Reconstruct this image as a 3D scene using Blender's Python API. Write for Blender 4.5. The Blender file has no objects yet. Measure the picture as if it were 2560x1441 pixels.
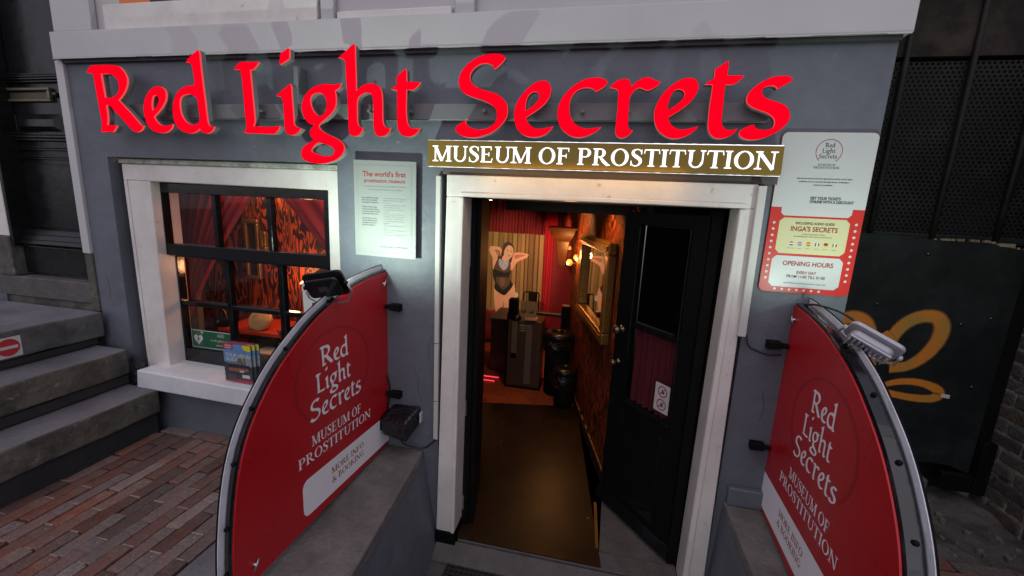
import bpy, bmesh, math, random
from mathutils import Vector, Matrix
random.seed(7)
S = bpy.context.scene
COL = S.collection
rad = math.radians

# ------------------------------------------------------------------ camera
cam_d = bpy.data.cameras.new('camera'); cam = bpy.data.objects.new('camera', cam_d); COL.objects.link(cam)
yaw, pitch, roll = rad(11.475), rad(10.963), rad(2.652)
fw = Vector((-math.sin(yaw)*math.cos(pitch), math.cos(yaw)*math.cos(pitch), -math.sin(pitch)))
rt = Vector((math.cos(yaw), math.sin(yaw), 0)); up = rt.cross(fw)
r2 = rt*math.cos(roll)+up*math.sin(roll); u2 = -rt*math.sin(roll)+up*math.cos(roll)
M = Matrix((r2, u2, -fw)).transposed().to_4x4(); M.translation = Vector((0, -2.0, 1.47))
cam.matrix_world = M
cam_d.sensor_width = 36; cam_d.lens = 1050/2560*36
cam_d.clip_start = .02; cam_d.clip_end = 400
S.camera = cam

# ------------------------------------------------------------------ dusk sky, weak soft sun
W = bpy.data.worlds.new('World'); S.world = W; W.use_nodes = True
nt = W.node_tree; nt.nodes.clear()
SUN_EL, SUN_AZ = 68.0, 182.0
sky = nt.nodes.new('ShaderNodeTexSky'); sky.sky_type = 'NISHITA'; sky.sun_disc = False
sky.sun_elevation = rad(SUN_EL); sky.sun_rotation = rad(SUN_AZ); sky.air_density = 1.0; sky.dust_density = 1.2
hs = nt.nodes.new('ShaderNodeHueSaturation'); hs.inputs['Saturation'].default_value = .28
tn = nt.nodes.new('ShaderNodeMix'); tn.data_type = 'RGBA'; tn.blend_type = 'MULTIPLY'; tn.inputs[0].default_value = 1
tn.inputs[7].default_value = (1.0, .93, 1.03, 1)
bg = nt.nodes.new('ShaderNodeBackground'); bg.inputs['Strength'].default_value = .098
wo = nt.nodes.new('ShaderNodeOutputWorld')
nt.links.new(sky.outputs[0], hs.inputs['Color']); nt.links.new(hs.outputs[0], tn.inputs[6])
nt.links.new(tn.outputs[2], bg.inputs['Color']); nt.links.new(bg.outputs[0], wo.inputs[0])
sd = bpy.data.lights.new('sun', 'SUN'); sd.energy = .5; sd.angle = rad(90); sd.color = (1, .95, .93)
so = bpy.data.objects.new('sun', sd); COL.objects.link(so)
a, e = rad(SUN_AZ), rad(50)
so.rotation_euler = Vector((-math.sin(a)*math.cos(e), -math.cos(a)*math.cos(e), -math.sin(e))).to_track_quat('-Z', 'Y').to_euler()
so.location = (0, -10, 8)
S.view_settings.view_transform = 'Standard'; S.view_settings.look = 'None'
S.view_settings.gamma = 1; S.view_settings.exposure = .3; S.view_settings.use_curve_mapping = False
S.render.engine = 'CYCLES'
S.cycles.max_bounces = 8; S.cycles.transparent_max_bounces = 12
S.cycles.use_denoising = True
S.cycles.sample_clamp_indirect = 4

# ------------------------------------------------------------------ materials
MATS = {}
def lin(c):
    return tuple(((x/255)/12.92 if x/255 <= .04045 else ((x/255+.055)/1.055)**2.4) for x in c)
def mat(name, c=(.5,.5,.5), rough=.6, metal=0, var=.12, scale=6, bump=.0, bscale=40, c2=None, cscale=3, cthr=(.45,.62),
        rnd=0, coat=0, emit=None, estr=0, spec=.5, stretch=(1,1,1), rvar=0, speck=None):
    if name in MATS: return MATS[name]
    m = bpy.data.materials.new(name); m.use_nodes = True; MATS[name] = m
    n = m.node_tree; b = n.nodes['Principled BSDF']; L = n.links.new
    b.inputs['Roughness'].default_value = rough; b.inputs['Metallic'].default_value = metal
    b.inputs['Specular IOR Level'].default_value = spec
    if coat: b.inputs['Coat Weight'].default_value = coat; b.inputs['Coat Roughness'].default_value = .08
    tc = n.nodes.new('ShaderNodeTexCoord'); mp = n.nodes.new('ShaderNodeMapping'); mp.inputs['Scale'].default_value = stretch
    L(tc.outputs['Object'], mp.inputs[0])
    no = n.nodes.new('ShaderNodeTexNoise'); no.inputs['Scale'].default_value = scale; no.inputs['Detail'].default_value = 8
    no.inputs['Roughness'].default_value = .65
    L(mp.outputs[0], no.inputs['Vector'])
    mr = n.nodes.new('ShaderNodeMapRange'); mr.inputs[1].default_value = .25; mr.inputs[2].default_value = .75
    mr.inputs[3].default_value = 1-var; mr.inputs[4].default_value = 1+var
    L(no.outputs[0], mr.inputs[0])
    last = None
    base = n.nodes.new('ShaderNodeRGB'); base.outputs[0].default_value = (*c, 1); last = base.outputs[0]
    if c2:
        n2 = n.nodes.new('ShaderNodeTexNoise'); n2.inputs['Scale'].default_value = cscale; n2.inputs['Detail'].default_value = 6
        n2.inputs['Roughness'].default_value = .7
        L(mp.outputs[0], n2.inputs['Vector'])
        r = n.nodes.new('ShaderNodeMapRange'); r.inputs[1].default_value = cthr[0]; r.inputs[2].default_value = cthr[1]
        L(n2.outputs[0], r.inputs[0])
        mx = n.nodes.new('ShaderNodeMix'); mx.data_type = 'RGBA'; L(r.outputs[0], mx.inputs[0]); L(last, mx.inputs[6]); mx.inputs[7].default_value = (*c2, 1)
        last = mx.outputs[2]
    if speck:
        n3 = n.nodes.new('ShaderNodeTexNoise'); n3.inputs['Scale'].default_value = speck[1]; n3.inputs['Detail'].default_value = 5; n3.inputs['Roughness'].default_value = .6
        L(mp.outputs[0], n3.inputs['Vector'])
        r3 = n.nodes.new('ShaderNodeMapRange'); r3.inputs[1].default_value = speck[2]; r3.inputs[2].default_value = speck[3]; r3.inputs[4].default_value = speck[4]
        L(n3.outputs[0], r3.inputs[0])
        m4 = n.nodes.new('ShaderNodeMix'); m4.data_type = 'RGBA'; L(r3.outputs[0], m4.inputs[0]); L(last, m4.inputs[6]); m4.inputs[7].default_value = (*speck[0], 1)
        last = m4.outputs[2]
    if rnd:
        oi = n.nodes.new('ShaderNodeObjectInfo')
        h = n.nodes.new('ShaderNodeHueSaturation')
        mv = n.nodes.new('ShaderNodeMapRange'); mv.inputs[3].default_value = 1-rnd; mv.inputs[4].default_value = 1+rnd
        L(oi.outputs['Random'], mv.inputs[0]); L(mv.outputs[0], h.inputs['Value'])
        ma = n.nodes.new('ShaderNodeMath'); ma.operation = 'MULTIPLY'; ma.inputs[1].default_value = 7.31
        L(oi.outputs['Random'], ma.inputs[0]); fr = n.nodes.new('ShaderNodeMath'); fr.operation = 'FRACT'; L(ma.outputs[0], fr.inputs[0])
        ms = n.nodes.new('ShaderNodeMapRange'); ms.inputs[3].default_value = .5; ms.inputs[4].default_value = 1.3
        L(fr.outputs[0], ms.inputs[0]); L(ms.outputs[0], h.inputs['Saturation'])
        L(last, h.inputs['Color']); last = h.outputs[0]
    mm = n.nodes.new('ShaderNodeMix'); mm.data_type = 'RGBA'; mm.blend_type = 'MULTIPLY'; mm.inputs[0].default_value = 1
    L(last, mm.inputs[6]); L(mr.outputs[0], mm.inputs[7]); L(mm.outputs[2], b.inputs['Base Color'])
    if rvar:
        rr = n.nodes.new('ShaderNodeMapRange'); rr.inputs[1].default_value = .3; rr.inputs[2].default_value = .7
        rr.inputs[3].default_value = max(.02, rough-rvar); rr.inputs[4].default_value = min(1, rough+rvar)
        L(no.outputs[0], rr.inputs[0]); L(rr.outputs[0], b.inputs['Roughness'])
    if bump:
        nb = n.nodes.new('ShaderNodeTexNoise'); nb.inputs['Scale'].default_value = bscale; nb.inputs['Detail'].default_value = 6
        L(mp.outputs[0], nb.inputs['Vector'])
        bp = n.nodes.new('ShaderNodeBump'); bp.inputs['Strength'].default_value = bump; bp.inputs['Distance'].default_value = .01
        L(nb.outputs[0], bp.inputs['Height']); L(bp.outputs[0], b.inputs['Normal'])
    if emit:
        b.inputs['Emission Color'].default_value = (*emit, 1); b.inputs['Emission Strength'].default_value = estr
    return m

GREYWALL = mat('grey_wall_paint', (.118,.129,.157), .55, var=.10, scale=3, bump=.5, bscale=16, c2=(.098,.106,.126), cscale=2.2, speck=((.24,.25,.28), 26, .68, .74, .5))
WHITE = mat('white_gloss_paint', (.67,.635,.60), .32, var=.06, scale=5, bump=.12, bscale=18, c2=(.59,.555,.52), cscale=3, speck=((.30,.26,.22), 24, .665, .72, .6))
FASCIA = mat('fascia_white_paint', (.49,.475,.475), .4, var=.05, scale=4, bump=.06, bscale=14, c2=(.44,.425,.425), cscale=2, speck=((.32,.30,.28), 30, .70, .74, .5))
DIRTWHITE = mat('dirty_white_paint', (.42,.42,.36), .7, var=.25, scale=18, bump=.5, bscale=40, c2=(.24,.24,.2), cscale=14)
BLACKP = mat('black_gloss_paint', (.0065,.007,.008), .12, var=.3, scale=10, bump=.06, bscale=26, rvar=.06)
BLACKM = mat('black_matt_paint', (.006,.006,.006), .55, spec=.08, var=.3, scale=9, bump=.1)
DOORBLACK = mat('neighbour_door_black', (.007,.008,.008), .26, spec=.35, var=.35, scale=7, bump=.2, bscale=14, rvar=.1)
STONE = mat('weathered_hardstone', (.085,.077,.074), .75, var=.3, scale=9, bump=.6, bscale=45, c2=(.075,.07,.07), cscale=4)
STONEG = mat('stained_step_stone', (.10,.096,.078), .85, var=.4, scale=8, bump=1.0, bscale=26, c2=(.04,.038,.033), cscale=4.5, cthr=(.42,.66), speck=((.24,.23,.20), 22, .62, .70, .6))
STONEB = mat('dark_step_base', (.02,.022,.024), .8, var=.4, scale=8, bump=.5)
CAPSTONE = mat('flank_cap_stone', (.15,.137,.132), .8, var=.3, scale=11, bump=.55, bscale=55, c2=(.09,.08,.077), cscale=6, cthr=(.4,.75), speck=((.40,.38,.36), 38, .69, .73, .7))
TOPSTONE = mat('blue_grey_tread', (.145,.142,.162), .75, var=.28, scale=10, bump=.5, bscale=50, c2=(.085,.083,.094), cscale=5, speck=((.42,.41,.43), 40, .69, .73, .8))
BRICKP = mat('paver_clay', (.155,.066,.052), .82, var=.4, scale=20, bump=.8, bscale=70, c2=(.11,.075,.064), cscale=16, rnd=.42, speck=((.42,.34,.30), 45, .66, .72, .7))
GROUT = mat('joint_sand', (.022,.020,.018), .95, var=.3, scale=30, bump=.5)
BRICKW = mat('sooty_wall_brick', (.062,.053,.045), .9, var=.45, scale=22, bump=.9, bscale=50, c2=(.07,.052,.04), cscale=10, rnd=.35)
MORTAR = mat('pale_mortar', (.24,.23,.21), .95, var=.4, scale=25, bump=.9, bscale=60, c2=(.05,.05,.045), cscale=8)
SIGNRED = mat('sign_red_print', (.46,.010,.016), .34, var=.10, scale=5, rvar=.12, bump=.03, bscale=9, speck=((.55,.10,.10), 34, .70, .76, .45))
SIGNDRED = mat('sign_dark_red_print', (.34,.011,.017), .4, var=.05)
PRINTW = mat('white_print', (.88,.87,.90), .45, var=.04)
POSTW = mat('poster_board_white', (.215,.225,.215), .5, var=.02)
PANELW = mat('white_panel_print', (.50,.51,.50), .35, var=.02)
RIM = mat('black_rim_lacquer', (.008,.008,.010), .14, var=.3, scale=14, bump=.25, bscale=22, coat=.5)
RIMW = mat('grey_white_board', (.70,.71,.77), .55, var=.15, scale=14, bump=.3, c2=(.30,.29,.30), cscale=9, cthr=(.62,.8))
STEEL = mat('galvanised_steel', (.5,.5,.5), .35, metal=.9, var=.1)
TEXTDK = mat('dark_text_print', (.05,.05,.055), .6, var=0)
TEXTGR = mat('grey_text_print', (.16,.17,.17), .6, var=0)
TEXTRED = mat('red_text_print', lin((140,30,30)), .6, var=0)
HOURSRED = mat('hours_red_print', lin((186,40,32)), .4, var=.03)
CREAM = mat('cream_print', (.52,.50,.28), .4, var=.02)
GOLD = mat('old_gold_sheet', lin((128,104,34)), .42, metal=.35, var=.06, scale=5)
BRASS = mat('dull_brass', (.19,.17,.11), .45, metal=.6, var=.2)
LSIDE = mat('letter_return_grey', (.15,.16,.165), .5, var=.06)
LEDGE = mat('lit_letter_rim', (.02,0,0), .9, var=0, emit=(1.0,.10,.10), estr=.66, spec=0)
LFACE = mat('lit_letter_acrylic', (.02,0,.0), .9, var=0, emit=(1.0,.0,.014), estr=.9, spec=0)
n_ = LFACE.node_tree; _nz = n_.nodes.new('ShaderNodeTexNoise'); _nz.inputs['Scale'].default_value = 16; _nz.inputs['Detail'].default_value = 1; _mr = n_.nodes.new('ShaderNodeMapRange'); _mr.inputs[1].default_value = .3; _mr.inputs[2].default_value = .7; _mr.inputs[3].default_value = .72; _mr.inputs[4].default_value = .95
n_.links.new(_nz.outputs[0], _mr.inputs[0]); n_.links.new(_mr.outputs[0], n_.nodes['Principled BSDF'].inputs['Emission Strength'])
WFACE = mat('lit_white_acrylic', (.5,.5,.5), .4, var=0, emit=(.90,.93,1.0), estr=1.1)
RUBBER = mat('rubber_mat', (.012,.012,.012), .7, var=.3, bump=.3)
PLASTICW = mat('white_trunking', (.5,.49,.46), .45, var=.05)
CABLE = mat('black_cable', (.008,.008,.009), .4, var=.1)
TAPE = mat('wrinkled_black_tape', (.008,.008,.010), .16, var=.2, bump=1.0, bscale=22, stretch=(1,2.2,1))
LAMPGREY = mat('lamp_housing_grey', (.40,.39,.43), .35, metal=.2, var=.05)
LAMPGLASS = mat('lamp_lens', (.6,.6,.6), .3, var=0, emit=(.86,1,.9), estr=14)
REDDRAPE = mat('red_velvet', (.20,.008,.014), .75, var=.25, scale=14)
WINDRAPE = mat('window_red_velvet', (.24,.008,.014), .7, var=.2, scale=12)
DARKBROWN = mat('dark_wood', (.03,.014,.009), .45, var=.3, scale=10)
MIDBROWN = mat('brown_wood', (.13,.04,.02), .4, var=.3, scale=12, stretch=(1,1,.2))
FRAMEGOLD = mat('gilt_frame', (.32,.17,.04), .38, metal=.7, var=.25, scale=30, bump=.4)
BAG = mat('bin_bag_film', (.014,.013,.012), .14, var=.2, bump=1.2, bscale=26)
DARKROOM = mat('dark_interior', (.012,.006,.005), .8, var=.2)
REDWALL = mat('red_interior_wall', (.22,.012,.014), .7, var=.12)
YELLOWWALL = mat('ochre_brick_interior', (.12,.07,.010), .8, var=.3, bump=.5)

def nodes_mat(name):
    m = bpy.data.materials.new(name); m.use_nodes = True; MATS[name] = m
    return m, m.node_tree, m.node_tree.nodes['Principled BSDF']
# glazing: thin pane, mirror-like at grazing angles
GLASS = bpy.data.materials.new('thin_window_glass'); GLASS.use_nodes = True
n = GLASS.node_tree; n.nodes.clear()
_o = n.nodes.new('ShaderNodeOutputMaterial'); _m = n.nodes.new('ShaderNodeMixShader'); _t = n.nodes.new('ShaderNodeBsdfTransparent')
_g = n.nodes.new('ShaderNodeBsdfGlossy'); _g.inputs['Roughness'].default_value = .015; _f = n.nodes.new('ShaderNodeFresnel'); _f.inputs[0].default_value = 1.52
_a = n.nodes.new('ShaderNodeMath'); _a.operation = 'MULTIPLY'; _a.inputs[1].default_value = 1.35
_t.inputs[0].default_value = (.94,.95,.94,1)
_ge = n.nodes.new('ShaderNodeNewGeometry'); _iv = n.nodes.new('ShaderNodeMath'); _iv.operation = 'SUBTRACT'; _iv.inputs[0].default_value = 1; _mb = n.nodes.new('ShaderNodeMath'); _mb.operation = 'MULTIPLY'
n.links.new(_ge.outputs['Backfacing'], _iv.inputs[1]); n.links.new(_f.outputs[0], _a.inputs[0]); n.links.new(_a.outputs[0], _mb.inputs[0]); n.links.new(_iv.outputs[0], _mb.inputs[1]); n.links.new(_mb.outputs[0], _m.inputs[0]); n.links.new(_t.outputs[0], _m.inputs[1]); n.links.new(_g.outputs[0], _m.inputs[2]); n.links.new(_m.outputs[0], _o.inputs[0])
MIRROR, n, b = nodes_mat('mirror_glass'); b.inputs['Metallic'].default_value = 1; b.inputs['Roughness'].default_value = .03; b.inputs['Base Color'].default_value = (.6,.6,.58,1)
_n = n.nodes.new('ShaderNodeTexNoise'); _n.inputs['Scale'].default_value = 2; _b = n.nodes.new('ShaderNodeBump'); _b.inputs['Strength'].default_value = .02
n.links.new(_n.outputs[0], _b.inputs['Height']); n.links.new(_b.outputs[0], b.inputs['Normal'])
# flame / zebra wallpaper
FLAME, n, b = nodes_mat('flame_stripe_wallpaper'); b.inputs['Roughness'].default_value = .5
tc = n.nodes.new('ShaderNodeTexCoord'); mp = n.nodes.new('ShaderNodeMapping'); mp.inputs['Scale'].default_value = (1,1,.2)
ns = n.nodes.new('ShaderNodeTexNoise'); ns.inputs['Scale'].default_value = 9; ns.inputs['Detail'].default_value = 2; ns.inputs['Distortion'].default_value = 1.2
wv = n.nodes.new('ShaderNodeMath'); wv.operation = 'SINE'; mu = n.nodes.new('ShaderNodeMath'); mu.operation = 'MULTIPLY'; mu.inputs[1].default_value = 62
cr = n.nodes.new('ShaderNodeValToRGB'); cr.color_ramp.elements[0].position = .5; cr.color_ramp.elements[0].color = (.02,.006,.003,1)
cr.color_ramp.elements[1].position = .80; cr.color_ramp.elements[1].color = (.36,.060,.014,1)
ad = n.nodes.new('ShaderNodeMapRange'); ad.inputs[1].default_value = -1; ad.inputs[2].default_value = 1
n.links.new(tc.outputs['Object'], mp.inputs[0]); n.links.new(mp.outputs[0], ns.inputs['Vector']); n.links.new(ns.outputs[0], mu.inputs[0]); n.links.new(mu.outputs[0], wv.inputs[0])
n.links.new(wv.outputs[0], ad.inputs[0]); n.links.new(ad.outputs[0], cr.inputs[0]); n.links.new(cr.outputs[0], b.inputs['Base Color'])
# leopard carpet
LEOP, n, b = nodes_mat('leopard_carpet'); b.inputs['Roughness'].default_value = .95
tc = n.nodes.new('ShaderNodeTexCoord'); vo = n.nodes.new('ShaderNodeTexVoronoi'); vo.inputs['Scale'].default_value = 26; vo.feature = 'DISTANCE_TO_EDGE'
cr = n.nodes.new('ShaderNodeValToRGB'); cr.color_ramp.elements[0].position = .03; cr.color_ramp.elements[0].color = (.42,.085,.02,1)
cr.color_ramp.elements[1].position = .14; cr.color_ramp.elements[1].color = (.42,.085,.02,1)
_e = cr.color_ramp.elements.new(.09); _e.color = (.03,.008,.004,1)
n.links.new(tc.outputs['Object'], vo.inputs['Vector']); n.links.new(vo.outputs['Distance'], cr.inputs[0]); n.links.new(cr.outputs[0], b.inputs['Base Color'])
# brown lobby floor: linoleum with pale spots
LINO, n, b = nodes_mat('brown_linoleum'); b.inputs['Roughness'].default_value = .36
tc = n.nodes.new('ShaderNodeTexCoord'); vo = n.nodes.new('ShaderNodeTexVoronoi'); vo.inputs['Scale'].default_value = 10
no = n.nodes.new('ShaderNodeTexNoise'); no.inputs['Scale'].default_value = 5; no.inputs['Detail'].default_value = 8
cr = n.nodes.new('ShaderNodeValToRGB'); cr.color_ramp.elements[0].position = .075; cr.color_ramp.elements[0].color = (1,1,1,1)
cr.color_ramp.elements[1].position = .10; cr.color_ramp.elements[1].color = (0,0,0,1)
c0 = n.nodes.new('ShaderNodeValToRGB'); c0.color_ramp.elements[0].position = .32; c0.color_ramp.elements[1].position = .68; c0.color_ramp.elements[0].color = (.010,.005,.002,1); c0.color_ramp.elements[1].color = (.036,.016,.005,1)
mx = n.nodes.new('ShaderNodeMix'); mx.data_type = 'RGBA'; mx.inputs[7].default_value = (.16,.10,.05,1)
m3 = n.nodes.new('ShaderNodeMath'); m3.operation = 'MULTIPLY'
sp = n.nodes.new('ShaderNodeSeparateColor'); gt = n.nodes.new('ShaderNodeMath'); gt.operation = 'GREATER_THAN'; gt.inputs[1].default_value = .5
n.links.new(tc.outputs['Object'], vo.inputs['Vector']); n.links.new(tc.outputs['Object'], no.inputs['Vector'])
n.links.new(vo.outputs['Distance'], cr.inputs[0]); no.inputs['Roughness'].default_value = .75; n.links.new(no.outputs[0], c0.inputs[0]); n.links.new(vo.outputs['Color'], sp.inputs[0])
n.links.new(sp.outputs[0], gt.inputs[0]); n.links.new(cr.outputs[0], m3.inputs[0]); n.links.new(gt.outputs[0], m3.inputs[1])
n.links.new(m3.outputs[0], mx.inputs[0]); n.links.new(c0.outputs[0], mx.inputs[6]); n.links.new(mx.outputs[2], b.inputs['Base Color'])
# spray paint with soft edges (v across the stroke)
SPRAY = bpy.data.materials.new('orange_spray_paint'); SPRAY.use_nodes = True
n = SPRAY.node_tree; b = n.nodes['Principled BSDF']; b.inputs['Roughness'].default_value = .6
uv = n.nodes.new('ShaderNodeTexCoord'); sx = n.nodes.new('ShaderNodeSeparateXYZ'); n.links.new(uv.outputs['UV'], sx.inputs[0])
a1 = n.nodes.new('ShaderNodeMath'); a1.operation = 'PINGPONG'; a1.inputs[1].default_value = .5; n.links.new(sx.outputs[1], a1.inputs[0])
ms = n.nodes.new('ShaderNodeMapRange'); ms.inputs[1].default_value = .0; ms.inputs[2].default_value = .22; ms.interpolation_type = 'SMOOTHSTEP'; n.links.new(a1.outputs[0], ms.inputs[0])
no = n.nodes.new('ShaderNodeTexNoise'); no.inputs['Scale'].default_value = 6; no.inputs['Detail'].default_value = 4; n.links.new(uv.outputs['Object'], no.inputs['Vector'])
cr = n.nodes.new('ShaderNodeValToRGB'); cr.color_ramp.elements[0].position = .35; cr.color_ramp.elements[0].color = (.36,.22,.04,1); cr.color_ramp.elements[1].position = .65; cr.color_ramp.elements[1].color = (.68,.20,.012,1)
n.links.new(no.outputs[0], cr.inputs[0]); n.links.new(cr.outputs[0], b.inputs['Base Color'])
ml = n.nodes.new('ShaderNodeMath'); ml.operation = 'MULTIPLY'; ml.inputs[1].default_value = .9; n.links.new(ms.outputs[0], ml.inputs[0]); n.links.new(ml.outputs[0], b.inputs['Alpha'])

# ------------------------------------------------------------------ builders
def link(o, parent=None, label=None, cat=None, group=None, kind=None):
    COL.objects.link(o)
    if parent: o.parent = parent
    if label: o['label'] = label
    if cat: o['category'] = cat
    if group: o['group'] = group
    if kind: o['kind'] = kind
    return o
def thing(name, label, cat, loc=(0,0,0), rotz=0, group=None, kind=None):
    o = bpy.data.objects.new(name, None); o.empty_display_size = .05
    o.location = loc; o.rotation_euler = (0,0,rotz)
    return link(o, None, label, cat, group, kind)
def wloc(o):
    m = Matrix.Identity(4)
    while o is not None:
        m = (Matrix.Translation(o.location) @ o.rotation_euler.to_matrix().to_4x4()) @ m; o = o.parent
    return m
class MB:
    """collects shapes given in world metres; build() links them as one mesh object"""
    def __init__(s): s.v = []; s.f = []; s.mi = []; s.uv = None
    def add(s, vs, fs, mi=0):
        k = len(s.v); s.v += [tuple(v) for v in vs]; s.f += [tuple(i+k for i in f) for f in fs]; s.mi += [mi]*len(fs); return s
    def box(s, x0,x1,y0,y1,z0,z1, mi=0):
        return s.hexa([(x0,y0,z0),(x1,y0,z0),(x1,y1,z0),(x0,y1,z0),(x0,y0,z1),(x1,y0,z1),(x1,y1,z1),(x0,y1,z1)], mi)
    def hexa(s, p, mi=0):
        return s.add(p, [(0,3,2,1),(4,5,6,7),(0,1,5,4),(1,2,6,5),(2,3,7,6),(3,0,4,7)], mi)
    def quadxz(s, p, y0, y1, mi=0):      # four (x,z): BL, BR, TR, TL between y0 (front) and y1
        (a,b),(c,d),(e,f),(g,h) = p
        return s.hexa([(a,y0,b),(c,y0,d),(c,y1,d),(a,y1,b),(g,y0,h),(e,y0,f),(e,y1,f),(g,y1,h)], mi)
    def prism(s, pts, fn0, fn1, mi=0):   # pts 2-D, fn0/fn1 map to 3-D front/back
        n = len(pts); s.add([fn0(*p) for p in pts]+[fn1(*p) for p in pts],
            [tuple(range(n)), tuple(range(2*n-1, n-1, -1))]+[(i,i+n,(i+1)%n+n,(i+1)%n) for i in range(n)], mi); return s
    def sheet(s, pts, fn, mi=0):
        return s.add([fn(*p) for p in pts], [tuple(range(len(pts)))], mi)
    def tube(s, path, r, n=8, cap=True, mi=0):
        P = [Vector(p) for p in path]; rings = []
        prev = None
        for i, p in enumerate(P):
            d = (P[min(i+1,len(P)-1)]-P[max(i-1,0)]).normalized()
            ref = prev if prev is not None else (Vector((0,0,1)) if abs(d.z) < .9 else Vector((1,0,0)))
            x = (ref-d*ref.dot(d)).normalized(); prev = x; y = d.cross(x)
            rr = r[i] if isinstance(r, (list,tuple)) else r
            rings.append([p+(x*math.cos(t)+y*math.sin(t))*rr for t in [2*math.pi*k/n for k in range(n)]])
        vs = [q for R in rings for q in R]; fs = []
        for i in range(len(P)-1):
            for k in range(n): fs.append((i*n+k, i*n+(k+1)%n, (i+1)*n+(k+1)%n, (i+1)*n+k))
        if cap: fs += [tuple(range(n-1,-1,-1)), tuple((len(P)-1)*n+k for k in range(n))]
        return s.add(vs, fs, mi)
    def lathe(s, prof, c, n=20, axis=(0,0,1), mi=0):   # prof: (r,h) along axis from c
        A = Vector(axis).normalized(); x = A.orthogonal().normalized(); y = A.cross(x); C = Vector(c)
        vs = [C+A*h+(x*math.cos(2*math.pi*k/n)+y*math.sin(2*math.pi*k/n))*r for r,h in prof for k in range(n)]; fs = []
        for i in range(len(prof)-1):
            for k in range(n): fs.append((i*n+k, i*n+(k+1)%n, (i+1)*n+(k+1)%n, (i+1)*n+k))
        fs += [tuple(range(n-1,-1,-1)), tuple((len(prof)-1)*n+k for k in range(n))]
        return s.add(vs, fs, mi)
    def build(s, name, mats, parent=None, bevel=0, label=None, smooth=False, kind=None, cat=None, group=None, seg=1, local=False):
        me = bpy.data.meshes.new(name)
        inv = wloc(parent).inverted() if (parent and not local) else Matrix.Identity(4)
        me.from_pydata([tuple(inv @ Vector(v)) for v in s.v], [], s.f)
        for m in (mats if isinstance(mats, (list,tuple)) else [mats]): me.materials.append(m)
        for p, k in zip(me.polygons, s.mi): p.material_index = k; p.use_smooth = smooth
        me.update(); me.validate()
        o = bpy.data.objects.new(name, me); link(o, parent, label, cat, group, kind)
        if bevel:
            b = o.modifiers.new('bevel', 'BEVEL'); b.width = bevel; b.segments = seg; b.limit_method = 'ANGLE'; b.angle_limit = rad(35)
        return o
def box(name, m, parent, x0,x1,y0,y1,z0,z1, bevel=0, **k):
    return MB().box(x0,x1,y0,y1,z0,z1).build(name, m, parent, bevel, **k)
def tag(o, label, cat, group=None):
    o['label'] = label; o['category'] = cat
    if group: o['group'] = group
    return o
FY = lambda y: (lambda u, v: (u, y, v))            # facade-parallel plane at depth y

# ------------------------------------------------------------------ outlines, text
def smooth_loop(pts, k=4):
    """closed Catmull-Rom through (x, z, corner) points; corner points stay sharp"""
    n = len(pts); out = []
    for i in range(n):
        p0, p1, p2, p3 = pts[i-1], pts[i], pts[(i+1)%n], pts[(i+2)%n]
        a = p1 if p1[2] else p0; d = p2 if p2[2] else p3
        out.append((p1[0], p1[1]))
        if p1[2] and p2[2]: continue
        for j in range(1, k):
            t = j/k; t2 = t*t; t3 = t2*t
            out.append(tuple(.5*(2*p1[c]+(p2[c]-a[c])*t+(2*a[c]-5*p1[c]+4*p2[c]-d[c])*t2+(3*p1[c]-a[c]-3*p2[c]+d[c])*t3) for c in (0,1)))
    return out
def curve_mesh(loops, extrude=0.0):
    cu = bpy.data.curves.new('t', 'CURVE'); cu.dimensions = '2D'; cu.fill_mode = 'BOTH'; cu.extrude = extrude
    for lp in loops:
        sp = cu.splines.new('POLY'); sp.points.add(len(lp)-1); sp.use_cyclic_u = True
        for i, (x, y) in enumerate(lp): sp.points[i].co = (x, y, 0, 1)
    return _conv(cu)
def _conv(cu):
    ob = bpy.data.objects.new('t', cu); me = ob.to_mesh()
    vs = [tuple(v.co) for v in me.vertices]; fs = [tuple(p.vertices) for p in me.polygons]
    ob.to_mesh_clear(); bpy.data.objects.remove(ob); bpy.data.curves.remove(cu)
    return vs, fs
def text_geo(s, size, align='LEFT', space=1.0, shear=0, bold=0, sx=1.0):
    cu = bpy.data.curves.new('t', 'FONT'); cu.body = s; cu.size = size; cu.align_x = align; cu.space_character = space
    cu.shear = shear; cu.offset = bold; cu.resolution_u = 3
    vs, fs = _conv(cu)
    return [(v[0]*sx, v[1], v[2]) for v in vs], fs
def put(mb, geo, fn, mi=0):
    mb.add([fn(v[0], v[1]) for v in geo[0]], geo[1], mi)

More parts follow.
